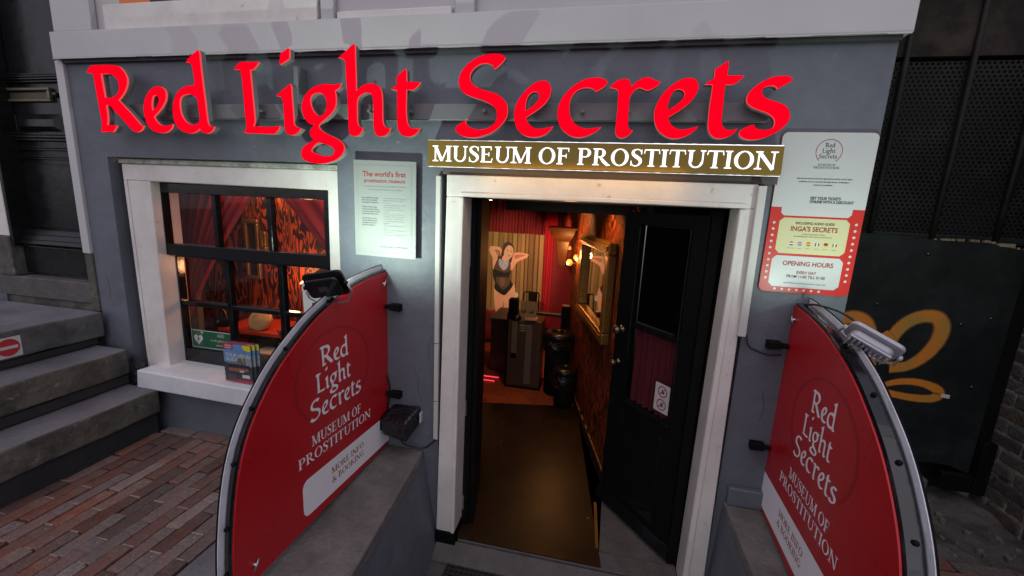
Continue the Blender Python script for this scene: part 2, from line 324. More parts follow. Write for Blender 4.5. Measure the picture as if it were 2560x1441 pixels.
# traced calligraphic lettering, mm on the facade plane
GL = [["R",[[[-2763,2071,1],[-2725,2104,1],[-2657,2106,0],[-2574,2103,0],[-2539,2096,0],[-2513,2074,0],[-2496,2043,0],[-2497,2016,0],[-2514,1982,0],[-2539,1955,0],[-2568,1931,1],[-2534,1899,0],[-2486,1854,0],[-2450,1817,0],[-2436,1805,0],[-2421,1803,1],[-2435,1784,0],[-2457,1772,0],[-2480,1770,0],[-2500,1780,0],[-2538,1815,0],[-2579,1855,0],[-2611,1885,0],[-2636,1905,0],[-2657,1905,1],[-2656,1864,0],[-2659,1829,0],[-2667,1805,1],[-2599,1803,1],[-2625,1775,0],[-2631,1769,1],[-2715,1769,1],[-2703,1800,0],[-2703,1850,0],[-2708,1921,0],[-2713,1997,0],[-2717,2063,1]],[[-2665,2062,1],[-2609,2061,0],[-2574,2047,0],[-2556,2020,0],[-2555,1992,0],[-2570,1965,0],[-2596,1948,0],[-2625,1943,0],[-2658,1944,1],[-2660,1983,0],[-2663,2025,0]]]],["e",[[[-2297,1997,0],[-2272,1990,0],[-2256,1970,0],[-2257,1943,0],[-2271,1916,0],[-2300,1885,0],[-2348,1848,1],[-2335,1827,0],[-2311,1808,0],[-2280,1803,0],[-2253,1807,0],[-2231,1813,1],[-2241,1793,0],[-2266,1775,0],[-2298,1767,0],[-2334,1769,0],[-2369,1781,0],[-2394,1809,0],[-2407,1847,0],[-2409,1885,0],[-2400,1920,0],[-2380,1954,0],[-2348,1982,0],[-2322,1995,0]],[[-2324,1954,0],[-2309,1948,0],[-2304,1933,0],[-2312,1913,0],[-2330,1892,0],[-2352,1878,1],[-2354,1899,0],[-2350,1923,0],[-2340,1947,0]]]],["d",[[[-2032,2164,1],[-2025,2146,1],[-2025,2101,0],[-2022,2017,0],[-2017,1925,0],[-2014,1845,0],[-2010,1818,0],[-1999,1803,0],[-1974,1802,1],[-1989,1781,0],[-2014,1769,0],[-2039,1769,0],[-2057,1781,0],[-2063,1793,1],[-2081,1779,0],[-2113,1768,0],[-2152,1770,0],[-2189,1786,0],[-2216,1821,0],[-2223,1858,0],[-2219,1899,0],[-2204,1936,0],[-2179,1969,0],[-2146,1989,0],[-2111,1998,0],[-2073,1998,1],[-2071,2030,0],[-2073,2063,0],[-2078,2092,0],[-2087,2105,0],[-2112,2108,1],[-2095,2125,0],[-2068,2143,0]],[[-2120,1958,0],[-2095,1955,0],[-2074,1945,0],[-2063,1935,1],[-2061,1899,0],[-2058,1858,0],[-2060,1832,1],[-2072,1818,0],[-2099,1809,0],[-2125,1813,0],[-2153,1831,0],[-2171,1862,0],[-2176,1899,0],[-2171,1929,0],[-2155,1949,0]]]],["L",[[[-1829,2070,1],[-1810,2089,0],[-1790,2103,1],[-1685,2101,1],[-1702,2082,0],[-1719,2067,1],[-1738,2066,1],[-1736,2007,0],[-1733,1934,0],[-1731,1859,0],[-1731,1827,0],[-1742,1805,1],[-1663,1803,0],[-1611,1805,0],[-1588,1808,1],[-1600,1788,0],[-1621,1772,0],[-1641,1769,1],[-1799,1773,1],[-1784,1793,0],[-1781,1820,0],[-1784,1859,0],[-1785,1944,0],[-1787,2014,0],[-1792,2067,1]]]],["i",[[[-1518,2158,1],[-1512,2154,1],[-1516,2112,1],[-1568,2086,1],[-1570,2089,1],[-1564,2135,1]],[[-1518,2000,1],[-1513,1992,1],[-1512,1948,0],[-1510,1885,0],[-1509,1837,0],[-1507,1815,0],[-1490,1802,0],[-1471,1798,1],[-1487,1780,0],[-1512,1767,0],[-1535,1766,0],[-1554,1777,0],[-1560,1805,0],[-1561,1853,0],[-1561,1901,0],[-1565,1930,0],[-1576,1943,0],[-1599,1946,1],[-1572,1966,0]]]],["g",[[[-1246,1998,1],[-1254,1983,0],[-1280,1965,1],[-1275,1948,0],[-1275,1918,0],[-1283,1892,0],[-1302,1868,0],[-1332,1844,0],[-1361,1824,0],[-1373,1808,1],[-1363,1792,0],[-1338,1777,0],[-1296,1760,0],[-1261,1743,0],[-1242,1723,0],[-1240,1705,0],[-1252,1680,0],[-1282,1657,0],[-1322,1642,0],[-1370,1634,0],[-1418,1637,0],[-1455,1647,0],[-1473,1663,0],[-1475,1685,0],[-1464,1707,0],[-1443,1723,0],[-1400,1745,1],[-1415,1757,0],[-1422,1776,0],[-1417,1794,0],[-1396,1814,1],[-1423,1820,0],[-1446,1843,0],[-1459,1874,0],[-1459,1904,0],[-1448,1934,0],[-1427,1961,0],[-1397,1981,0],[-1364,1993,0],[-1328,1997,0],[-1286,1995,0]],[[-1369,1959,0],[-1348,1956,0],[-1331,1936,0],[-1324,1913,0],[-1326,1889,0],[-1338,1868,0],[-1360,1856,0],[-1381,1860,0],[-1400,1880,0],[-1410,1904,0],[-1412,1931,0],[-1398,1952,0]],[[-1376,1733,0],[-1355,1729,0],[-1319,1720,0],[-1294,1704,0],[-1293,1690,0],[-1306,1674,0],[-1335,1669,0],[-1368,1673,0],[-1401,1683,0],[-1417,1692,0],[-1411,1708,0],[-1395,1724,0]]]],["h",[[[-1176,2167,1],[-1169,2157,1],[-1169,2096,0],[-1168,2036,0],[-1168,1964,1],[-1149,1979,0],[-1124,1993,0],[-1096,1997,0],[-1068,1993,0],[-1047,1978,0],[-1038,1954,0],[-1036,1915,0],[-1036,1870,0],[-1035,1830,0],[-1025,1809,0],[-1011,1802,0],[-996,1804,1],[-1006,1784,0],[-1026,1769,0],[-1047,1765,0],[-1068,1771,0],[-1079,1793,0],[-1082,1830,0],[-1082,1885,0],[-1083,1928,0],[-1090,1949,0],[-1104,1957,0],[-1121,1958,0],[-1143,1949,0],[-1158,1937,0],[-1165,1916,0],[-1166,1870,0],[-1166,1830,0],[-1159,1811,0],[-1139,1802,1],[-1145,1786,0],[-1162,1770,0],[-1184,1764,0],[-1202,1770,0],[-1211,1789,0],[-1213,1839,0],[-1213,1901,0],[-1216,1977,0],[-1219,2043,0],[-1220,2082,0],[-1224,2100,0],[-1235,2107,0],[-1257,2110,1],[-1223,2132,0]]]],["t",[[[-919,2057,1],[-916,2050,1],[-915,2003,1],[-847,2000,1],[-863,1982,0],[-883,1968,1],[-900,1968,0],[-916,1969,1],[-917,1930,0],[-918,1885,0],[-916,1849,0],[-910,1822,0],[-893,1804,0],[-872,1801,0],[-850,1804,1],[-862,1786,0],[-886,1770,0],[-914,1766,0],[-941,1774,0],[-957,1797,0],[-962,1831,0],[-962,1885,0],[-962,1969,1],[-993,1971,1],[-975,1981,0],[-963,1989,1],[-961,2028,1]]]],["S",[[[-526,2109,0],[-496,2109,0],[-472,2103,0],[-460,2093,1],[-466,2082,0],[-483,2065,0],[-507,2048,1],[-510,2059,0],[-524,2068,0],[-548,2073,0],[-572,2069,0],[-596,2055,0],[-612,2036,0],[-617,2018,0],[-611,1998,0],[-593,1982,0],[-563,1968,0],[-526,1958,0],[-490,1946,0],[-462,1927,0],[-446,1905,0],[-441,1880,0],[-445,1853,0],[-461,1828,0],[-484,1805,0],[-517,1785,0],[-556,1772,0],[-593,1766,0],[-631,1768,0],[-659,1778,0],[-675,1792,0],[-677,1804,0],[-667,1818,0],[-628,1841,1],[-631,1827,0],[-623,1817,0],[-601,1806,0],[-573,1800,0],[-542,1803,0],[-515,1813,0],[-494,1833,0],[-488,1858,0],[-492,1880,0],[-506,1898,0],[-531,1913,0],[-561,1924,0],[-598,1935,0],[-635,1949,0],[-658,1969,0],[-666,1991,0],[-665,2016,0],[-653,2043,0],[-629,2069,0],[-597,2090,0],[-561,2104,0]]]],["e2",[[[-294,1999,0],[-274,1996,0],[-260,1981,0],[-256,1960,0],[-261,1934,0],[-280,1907,0],[-310,1883,0],[-338,1864,0],[-359,1851,1],[-350,1834,0],[-333,1816,0],[-311,1806,0],[-288,1806,0],[-265,1810,0],[-238,1816,1],[-250,1799,0],[-272,1782,0],[-304,1772,0],[-339,1772,0],[-369,1781,0],[-394,1803,0],[-407,1834,0],[-411,1864,0],[-407,1894,0],[-394,1924,0],[-372,1953,0],[-347,1977,0],[-319,1994,0]],[[-329,1956,0],[-313,1953,0],[-305,1939,0],[-309,1921,0],[-326,1902,0],[-345,1887,0],[-363,1878,1],[-362,1905,0],[-358,1929,0],[-346,1947,0]]]],["c",[[[-73,2008,0],[-51,2006,0],[-34,2000,0],[-24,1992,1],[-30,1978,0],[-44,1967,0],[-68,1954,1],[-76,1962,0],[-89,1968,0],[-109,1970,0],[-128,1967,0],[-149,1957,0],[-165,1938,0],[-173,1916,0],[-173,1886,0],[-167,1859,0],[-154,1836,0],[-130,1817,0],[-103,1809,0],[-74,1809,0],[-55,1812,0],[-35,1815,1],[-47,1803,0],[-66,1790,0],[-96,1777,0],[-127,1772,0],[-161,1778,0],[-191,1797,0],[-211,1822,0],[-221,1854,0],[-222,1882,0],[-213,1916,0],[-195,1945,0],[-164,1976,0],[-130,1996,0],[-101,2006,0]]]],["r",[[[-14,1969,1],[3,1986,0],[25,1999,0],[46,2002,0],[61,1998,0],[69,1985,0],[72,1971,1],[91,1989,0],[110,2002,0],[131,2007,0],[147,2004,0],[164,1995,0],[186,1990,1],[175,1976,0],[161,1966,0],[146,1959,0],[131,1959,0],[114,1966,0],[102,1967,0],[88,1959,0],[77,1945,0],[71,1927,0],[71,1898,0],[72,1862,0],[73,1831,0],[76,1814,0],[84,1805,0],[96,1804,1],[87,1791,0],[74,1779,0],[55,1772,0],[37,1777,0],[26,1791,0],[24,1814,0],[25,1851,0],[25,1892,0],[24,1933,0],[23,1954,0],[16,1963,0],[3,1967,0]]]],["e3",[[[298,2002,0],[314,1998,0],[326,1985,0],[331,1966,0],[327,1946,0],[314,1921,0],[292,1898,0],[262,1875,0],[228,1854,1],[236,1837,0],[249,1821,0],[269,1810,0],[291,1808,0],[316,1812,0],[348,1820,1],[336,1803,0],[312,1786,0],[283,1775,0],[254,1773,0],[223,1783,0],[196,1804,0],[180,1832,0],[174,1863,0],[175,1889,0],[186,1921,0],[204,1951,0],[229,1976,0],[260,1995,0],[277,2001,0]],[[257,1961,0],[273,1957,0],[282,1946,0],[281,1932,0],[269,1914,0],[248,1896,0],[225,1880,1],[224,1905,0],[228,1928,0],[237,1949,0],[245,1958,0]]]],["t2",[[[429,2063,1],[431,2045,0],[432,2008,1],[460,2009,0],[494,2007,1],[478,1991,0],[458,1977,0],[429,1976,1],[429,1943,0],[431,1891,0],[432,1847,0],[437,1827,0],[450,1811,0],[467,1807,0],[481,1809,0],[496,1813,1],[483,1795,0],[462,1781,0],[436,1775,0],[412,1780,0],[394,1796,0],[385,1822,0],[383,1856,0],[382,1907,0],[383,1948,0],[382,1977,1],[354,1977,1],[367,1988,0],[385,1999,1],[385,2019,0],[385,2033,1]]]],["s",[[[626,2005,0],[643,2005,0],[656,2000,0],[663,1993,1],[659,1984,0],[640,1973,0],[618,1959,1],[608,1968,0],[595,1971,0],[582,1969,0],[570,1964,0],[563,1953,0],[565,1944,0],[575,1930,0],[591,1921,0],[616,1914,0],[640,1905,0],[658,1894,0],[671,1877,0],[675,1859,0],[672,1840,0],[661,1823,0],[642,1805,0],[616,1789,0],[588,1777,0],[558,1772,0],[533,1774,0],[513,1782,0],[504,1792,0],[505,1802,0],[516,1814,0],[552,1830,1],[553,1824,0],[563,1814,0],[583,1809,0],[604,1810,0],[620,1816,0],[626,1830,0],[623,1846,0],[613,1859,0],[595,1871,0],[565,1882,0],[539,1892,0],[522,1904,0],[514,1917,0],[514,1933,0],[522,1950,0],[538,1969,0],[561,1986,0],[589,1999,0],[608,2004,0]]]]]
WORDS = {'Red': [0,1,2], 'Light': [3,4,5,6,7], 'Secrets': [8,9,10,11,12,13,14]}
def word_loops(w):
    L = [smooth_loop(lp, 3) for i in WORDS[w] for lp in GL[i][1]]
    return [[(x/1000, z/1000) for x, z in lp] for lp in L]
def word_in(w, x0, x1, zb):
    """word scaled so that it spans x0..x1 with its baseline at zb"""
    L = word_loops(w); a = min(p[0] for l in L for p in l); b = max(p[0] for l in L for p in l); k = (x1-x0)/(b-a)
    return [[(x0+(x-a)*k, zb+(z-1.768)*k) for x, z in l] for l in L]

# serif capitals built from pen strokes (cap height 1)
def brush(pts, ws):
    n = len(pts); L = []; R = []
    for i, (x, y) in enumerate(pts):
        a = pts[max(i-1,0)]; b = pts[min(i+1,n-1)]; dx, dy = b[0]-a[0], b[1]-a[1]; l = math.hypot(dx, dy) or 1
        nx, ny = -dy/l, dx/l; w = ws[i]/2; L.append((x+nx*w, y+ny*w)); R.append((x-nx*w, y-ny*w))
    return [L[i:i+2]+R[i:i+2][::-1] for i in range(n-1)]
def cm(pts, ws, k=4):
    o = []; w = []
    for i in range(len(pts)-1):
        p = [pts[max(i-1,0)], pts[i], pts[i+1], pts[min(i+2,len(pts)-1)]]
        for j in range(k):
            t = j/k; t2, t3 = t*t, t*t*t
            o.append(tuple(.5*(2*p[1][c]+(p[2][c]-p[0][c])*t+(2*p[0][c]-5*p[1][c]+4*p[2][c]-p[3][c])*t2+(3*p[1][c]-p[0][c]-3*p[2][c]+p[3][c])*t3) for c in (0,1)))
            w.append(ws[i]+(ws[i+1]-ws[i])*t)
    o.append(pts[-1]); w.append(ws[-1]); return brush(o, w)
TK, TN = .165, .075
def serif(x, y, w=.17, up=1):
    return [(x-w, y), (x+w, y), (x+w, y+.045*up), (x+.08, y+.085*up), (x-.08, y+.085*up), (x-w, y+.045*up)]
def stem(x, w=TK, top=1, bot=1):
    r = [[(x-w/2, .03), (x+w/2, .03), (x+w/2, .97), (x-w/2, .97)]]
    if bot: r.append(serif(x, 0))
    if top: r.append(serif(x, 1, up=-1))
    return r
def ringp(cx, cy, rx, ry, a0, a1, wt=TK, wn=TN, n=14):
    o = []
    for i in range(n):
        q = []
        for t in (a0+(a1-a0)*i/n, a0+(a1-a0)*(i+1)/n):
            t = rad(t); c, s_ = math.cos(t), math.sin(t); k = wn+(wt-wn)*abs(c)
            q.append(((cx+rx*c, cy+ry*s_), (cx+(rx-k)*c, cy+(ry-k*.8)*s_)))
        o.append([q[0][0], q[1][0], q[1][1], q[0][1]])
    return o
def glyph(ch):
    if ch == 'I': return .40, stem(.20)
    if ch == 'M': return 1.12, stem(.16, TN)+stem(.94)+brush([(.16,.98),(.54,.03)], [TK,TK])+brush([(.90,.98),(.54,.03)], [TN,TN])
    if ch == 'N': return .98, stem(.16, TN)+stem(.82, TN, bot=0)+brush([(.14,.98),(.82,.0)], [TK,TK])
    if ch == 'U': return .94, [[(.14,.33),(.14+TK,.33),(.14+TK,.97),(.14,.97)], [(.74,.33),(.74+TN,.33),(.74+TN,.97),(.74,.97)], serif(.22,1,up=-1), serif(.78,1,.13,-1)]+ringp(.477,.34,.337,.355,180,360,.12,.09)
    if ch == 'O': return .98, ringp(.49,.5,.44,.515,0,360,.17,.07,26)
    if ch == 'S': return .66, cm([(.56,.80),(.50,.93),(.33,.985),(.16,.88),(.17,.70),(.34,.54),(.50,.40),(.53,.20),(.36,.02),(.16,.06),(.09,.22)], [.05,.06,.06,.12,.17,.19,.19,.13,.06,.06,.05], 3)+[[(.54,.70),(.59,.70),(.59,.98),(.55,.98)], [(.06,.02),(.10,.02),(.11,.32),(.06,.32)]]
    if ch == 'C': return .88, ringp(.50,.5,.44,.515,48,312,.17,.07,20)+[[(.77,.66),(.82,.66),(.82,.98),(.78,.98)], [(.74,.10),(.86,.22),(.84,.25),(.72,.16)]]
    if ch == 'G': return .96, ringp(.50,.5,.44,.515,48,306,.17,.07,20)+[[(.77,.68),(.82,.68),(.82,.98),(.78,.98)], [(.71,.06),(.86,.10),(.86,.44),(.71,.44)], [(.60,.40),(.95,.40),(.95,.46),(.60,.46)]]
    if ch in 'EF':
        r = stem(.20, bot=(ch == 'F'))+[[(.2,.93),(.66,.93),(.66,1),(.2,1)], [(.62,.76),(.66,.76),(.66,.95),(.60,.94)], [(.2,.48),(.52,.48),(.52,.54),(.2,.54)], [(.50,.38),(.54,.38),(.54,.64),(.50,.64)]]
        if ch == 'E': r += [[(.05,0),(.70,0),(.70,.07),(.05,.07)], [(.64,.06),(.69,.05),(.74,.27),(.70,.27)]]
        return (.80 if ch == 'E' else .74), r
    if ch == 'P': return .78, stem(.20)+[[(.2,.93),(.44,.93),(.44,1),(.2,1)], [(.2,.45),(.44,.45),(.44,.51),(.2,.51)]]+ringp(.42,.725,.29,.275,-90,90)
    if ch == 'R': return .90, stem(.20)+[[(.2,.93),(.42,.93),(.42,1),(.2,1)], [(.2,.47),(.42,.47),(.42,.53),(.2,.53)]]+ringp(.40,.735,.27,.265,-90,90)+brush([(.40,.50),(.60,.22),(.80,.03),(.93,.02)], [.12,.17,.15,.03])
    if ch == 'B': return .82, stem(.20)+[[(.1,.93),(.40,.93),(.40,1),(.1,1)], [(.2,.51),(.42,.51),(.42,.56),(.2,.56)], [(.1,0),(.42,0),(.42,.06),(.1,.06)]]+ringp(.40,.765,.24,.235,-90,90)+ringp(.42,.28,.31,.28,-90,90)
    if ch == 'T': return .82, stem(.41, top=0)+[[(.06,.93),(.76,.93),(.76,1),(.06,1)], [(.02,.74),(.06,.74),(.10,.95),(.05,.99)], [(.76,.74),(.80,.74),(.77,.99),(.72,.95)]]
    if ch == 'K': return .94, stem(.20)+brush([(.26,.44),(.74,.96)], [TN,TN])+[serif(.74,1,.14,-1)]+brush([(.38,.58),(.62,.28),(.82,.05),(.95,.02)], [.10,.17,.15,.03])
    if ch == '&': return .96, cm([(.93,.60),(.82,.42),(.66,.16),(.44,.0),(.20,.04),(.10,.24),(.22,.44),(.44,.58),(.54,.76),(.46,.92),(.32,.92),(.24,.76),(.34,.56),(.56,.28),(.78,.05),(.94,.03)], [.05,.06,.06,.07,.11,.15,.12,.08,.10,.06,.06,.10,.14,.17,.15,.04], 3)
    return .34, []
def serif_text(s, x0, x1, zb, h, fn, mb, mi=0, gap=.0):
    """capitals spanning x0..x1; every stroke sits a hair above the last so no faces share a plane"""
    g = [glyph(c) for c in s]; tot = sum(w for w, _ in g)+gap*(len(g)-1); kx = (x1-x0)/(tot*h); x = 0; q = 0
    for w, polys in g:
        for p in polys:
            a = sum(p[i-1][0]*p[i][1]-p[i][0]*p[i-1][1] for i in range(len(p)))
            if a < 0: p = p[::-1]
            mb.add([fn(x0+(x+px)*h*kx, zb+py*h, q*.00003) for px, py in p], [tuple(range(len(p)))], mi); q = (q+1) % 9
        x += w+gap

# ================================================================== SETTING
# street, ground far away
ground = box('street', mat('street_clinker', (.12,.105,.10), .9, bump=.4), None, -40, 40, -60, -2.4, -.30, -.035, kind='structure')
gl = box('soil_bed', GROUT, None, -2.72, -1.12, -2.4, .0, -.25, -.055, kind='structure')
pave = thing('pavement', None, None, (-2, -.8, -.05)); pave['kind'] = 'structure'
def brick_mesh(l, w, h, j):
    m = MB(); bmv = []
    for z in (0, h):
        for x, y in ((-w/2,-l/2),(w/2,-l/2),(w/2,l/2),(-w/2,l/2)):
            bmv.append((x+random.uniform(-j,j), y+random.uniform(-j*2,j*2), z+(random.uniform(-j*1.2,j*1.2) if z else 0)))
    m.hexa(bmv); me = bpy.data.meshes.new('brick'); me.from_pydata(m.v, [], m.f); me.materials.append(BRICKP); return me
BM = [brick_mesh(.236, .0672, .05, .0022) for _ in range(12)]
BMS = [brick_mesh(.110, .0672, .05, .0017) for _ in range(4)]
BMH = [brick_mesh(.218, .068, .05, .0015) for _ in range(4)]
def lay(meshes, x, y, z, rz, parent, mtl=None, name='brick', rx=0):
    o = bpy.data.objects.new(name, random.choice(meshes)); COL.objects.link(o); o.parent = parent
    o.location = Vector((x, y, z))-parent.location
    o.rotation_euler = (rx+random.uniform(-.012,.012), random.uniform(-.014,.014), rz+random.uniform(-.008,.008))
    mod = o.modifiers.new('worn_edges', 'BEVEL'); mod.width = .0038; mod.segments = 2
    return o
MORT = MB()
def pave_z(x, y): return -.070-.006*math.sin(x*3+1)+.004*math.sin(y*5)
x = -2.585; row = 0
while x < -1.54:
    y = -.076-random.uniform(0,.006)-random.choice([0,0,.01])
    if row % 2: lay(BMS, x, y-.055, pave_z(x, y), 0, pave); y -= .118+random.uniform(-.004,.004)
    while y > -1.45:
        lay(BM, x, y-.119, pave_z(x, y)+random.uniform(-.0028,.0028), 0, pave)
        y -= .2425+random.uniform(-.001,.003)
        if random.random() < .6: MORT.box(x-.031, x+.031-random.choice([0,0,.02]), y-.001, y+.0052, -.06, pave_z(x,y)+.0490+random.uniform(-.002,.001))
    x += .0722; row += 1
MORT.build('joint_mortar', mat('pale_joint_mortar', (.26,.205,.165), .95, var=.3, scale=40, bump=.6), pave, kind='stuff')
x = -2.50
while x < -1.2:
    lay(BMH, x, -.036, pave_z(x, -.04)+.002, rad(90), pave); x += .2255
for k in range(5):       # bricks that continue behind the sign, up to the flank wall
    for q in range(2): lay(BM, -1.48+k*.072, -.20-q*.243, pave_z(-1.4,-.2), 0, pave)
slab = box('kerb_slab', TOPSTONE, None, -1.525, -1.135, -2.4, -.52, -.2, -.012, bevel=.008, kind='structure')
MB().prism([(-2.725,-1.46),(-1.53,-1.46),(-1.53,-2.4),(-2.725,-2.4)], lambda x,y:(x,y,-.2), lambda x,y:(x,y,-.024)).build('paving_strip', STONE, None, kind='structure')

# right-hand ground: rubble and pavers
rg = MB(); NX, NY = 26, 30
for j in range(NY+1):
    for i in range(NX+1):
        X_, Y_ = 1.0+i*.05, .62-j*.075
        rg.v.append((X_, Y_, -.02+.012*math.sin(X_*9+Y_*4)+random.uniform(-.007,.007)+(.035*max(0, math.sin(X_*5.1)*math.cos(Y_*6.3)) if Y_ > .05 else 0)))
for j in range(NY):
    for i in range(NX):
        a = j*(NX+1)+i; rg.f.append((a, a+NX+1, a+NX+2, a+1)); rg.mi.append(0)
rg.build('rubble_ground', mat('dusty_rubble', (.085,.075,.068), .95, var=.4, scale=14, bump=.9, bscale=30, c2=(.035,.032,.03), cscale=6), None, kind='structure', smooth=False)
rp = thing('brick_path', None, None, (1.7, -.4, 0)); rp['kind'] = 'structure'
for r in range(8):
    for q in range(6):
        lay(BM, 1.26+q*.243+(.12 if r % 2 else 0), -.05-r*.0725, -.032, rad(90+4), rp)
st = thing('rubble_stones', 'loose stones and broken paving by the graffiti gate', 'rubble', (1.9,.25,0)); st['kind'] = 'stuff'; del st['category']
m = MB()
for k in range(70):
    cx, cy, r_ = random.uniform(1.35,2.05), random.uniform(.0,.5), random.uniform(.004,.018)
    p = [(cx+r_*random.uniform(.6,1.2)*math.cos(t), cy+r_*random.uniform(.6,1.2)*math.sin(t)) for t in [i*math.pi/3 for i in range(6)]]
    h = -.010+r_*.4
    m.prism(p, lambda x,y: (x,y,h), lambda x,y: (x,y,-.05))
m.build('stone', CAPSTONE, st, kind='stuff', bevel=.003)

# entrance well: sunken floor, threshold, rubber mat
box('well_floor', STONE, None, -.80, .70, -1.6, .10, -.60, -.490, kind='structure')
box('well_riser', STONE, None, -.80, .70, -1.75, -1.6, -.60, -.045, kind='structure')
box('upper_step', STONE, None, -1.13, 1.0, -2.41, -1.75, -.40, -.03, kind='structure')
# flank walls and caps
fl = thing('flank_wall', 'grey flank wall with stone cap left of the entrance steps, under the left sign', 'low wall', (-1.0,-.8,-.6))
MB().hexa([(-1.125,-1.75,-.6),(-.64,-1.75,-.6),(-.752,-.002,-.6),(-1.125,-.002,-.6),(-1.125,-1.75,.035),(-.72,-1.75,.035),(-.865,-.002,.06),(-1.125,-.002,.06)]).build('wall_body', GREYWALL, fl)
MB().hexa([(-1.14,-1.77,.036),(-.705,-1.77,.036),(-.862,-.004,.061),(-1.14,-.004,.061),(-1.14,-1.77,.108),(-.705,-1.77,.108),(-.868,-.004,.112),(-1.14,-.004,.112)]).build('cap_stone', CAPSTONE, fl, bevel=.007, seg=2)
fr = thing('flank_wall', 'grey flank wall with stone cap right of the entrance steps, under the right sign', 'low wall', (.85,-.8,-.6))
MB().hexa([(.64,-1.75,-.6),(1.0,-1.75,-.6),(1.0,-.002,-.6),(.662,-.002,-.6),(.69,-1.75,.035),(1.0,-1.75,.035),(1.0,-.002,.06),(.69,-.002,.06)]).build('wall_body', GREYWALL, fr)
MB().hexa([(.680,-1.77,.036),(1.02,-1.77,.036),(1.02,-.004,.061),(.692,-.004,.061),(.680,-1.77,.105),(1.02,-1.77,.105),(1.02,-.004,.112),(.692,-.004,.112)]).build('cap_stone', CAPSTONE, fr, bevel=.007, seg=2)
box('plaster_plinth', GREYWALL, fr, .70, 1.04, -.035, -.001, .113, .205, bevel=.006)

# ================================================================== MUSEUM FACADE
fac = thing('museum_facade', 'grey painted shopfront with white fascia, one sash window and a low doorway', 'building', (-1, .1, 0))
XL, XR, ZT = -3.052, 1.045, 2.31
wx0, wx1, wz0, wz1 = -2.845, -1.352, .30, 1.648       # window hole
dx0, dx1, dz1 = -.782, .660, 1.625                    # door hole
T = .22
m = MB()
m.box(XL, wx0, 0, T, -.2, ZT); m.box(wx1, dx0, 0, T, -.6, ZT); m.box(dx1, XR, 0, T, -.6, ZT)
m.box(wx0, wx1, 0, T, wz1, ZT); m.box(wx0, wx1, 0, T, -.2, wz0); m.box(dx0, dx1, 0, T, dz1, ZT)
m.build('wall', GREYWALL, fac)
# rough spalled plaster beside the steps
m = MB(); V = {}
for i in range(17):
    for j in range(24):
        x = -2.93+i*.0115+random.uniform(-.004,.004); z = .12+j*.0145+random.uniform(-.005,.005)
        edge = abs((i-8)/8.5)**2+abs((j-11)/12)**2+.35*math.sin(i*1.3+j*.9)*math.cos(j*1.7)
        if edge < .95: V[i,j] = len(m.v); m.v.append((x, -.0012-.011*random.random()**2*max(0,1-edge), z))
for (i, j) in V:
    q = [(i,j),(i+1,j),(i+1,j+1),(i,j+1)]
    if all(k in V for k in q): m.f.append(tuple(V[k] for k in q)); m.mi.append(0)
m.build('spalled_plaster', mat('spalled_dark_plaster', (.05,.055,.065), .85, var=.5, scale=20, bump=1, bscale=30), fac, bevel=.004, kind='stuff')
# fascia
box('fascia_board', FASCIA, fac, -3.085, 1.066, -.040, .06, 2.168, 2.305, bevel=.004, seg=2)
box('fascia_shade_strip', mat('soffit_shadow_grey', (.06,.06,.065), .8), fac, -3.05, 1.043, -.022, -.001, 2.150, 2.166)  # dark strip, shade under the fascia put into its colour
# sagging lead edge on the fascia underside
m = MB(); xx = -3.08
while xx < 1.05:
    w_ = random.uniform(.04,.18); m.box(xx, min(xx+w_,1.06), -.0425, -.038, 2.1655-random.uniform(.0,.003), 2.169); xx += w_
m.build('drip_edge', FASCIA, fac)
# upper storey timber work
box('upper_wall', FASCIA, fac, -3.055, 1.03, .01, .20, 2.307, 2.6)
box('pilaster', FASCIA, fac, -3.070, -2.80, -.028, .009, 2.307, 2.75, bevel=.004)
box('pilaster', FASCIA, fac, -1.40, -1.33, -.022, .009, 2.307, 2.75, bevel=.004)
box('pilaster', FASCIA, fac, -.72, -.63, -.024, .009, 2.307, 2.75, bevel=.004)
uw = box('upper_window_rail', WHITE, fac, -2.72, -1.42, -.018, .009, 2.307, 2.434, bevel=.004)
box('upper_window_rail', WHITE, fac, -1.32, -.74, -.012, .009, 2.307, 2.345, bevel=.004)
box('upper_wall', FASCIA, fac, -3.055, -2.6, .01, .20, 2.6, 3.0)
box('upper_wall', FASCIA, fac, -1.4, 1.03, .01, .20, 2.6, 3.0)
box('upper_glow', mat('upper_orange_interior', (.4,.12,.03), .7, emit=(.8,.2,.05), estr=.15), fac, -2.62, -2.42, -.004, .0095, 2.435, 2.6)  # glow put into this panel for the orange interior behind it
box('upper_dark_glass', BLACKP, fac, -2.415, -1.42, -.004, .0095, 2.435, 2.6)

# white edge strip + stone at the left corner
ws = thing('corner_strip', 'narrow white painted strip on the left edge of the grey shopfront', 'trim', (-3.09,0,1.07))
MB().quadxz([(-3.112,1.068),(-3.0535,1.068),(-3.0535,2.166),(-3.112,2.166)], -.018, .12).build('strip', FASCIA, ws, bevel=.004, seg=2)
MB().quadxz([(-3.112,.70),(-3.0535,.70),(-3.0535,1.066),(-3.112,1.066)], -.012, .12).build('stone_foot', STONEG, ws, bevel=.004)

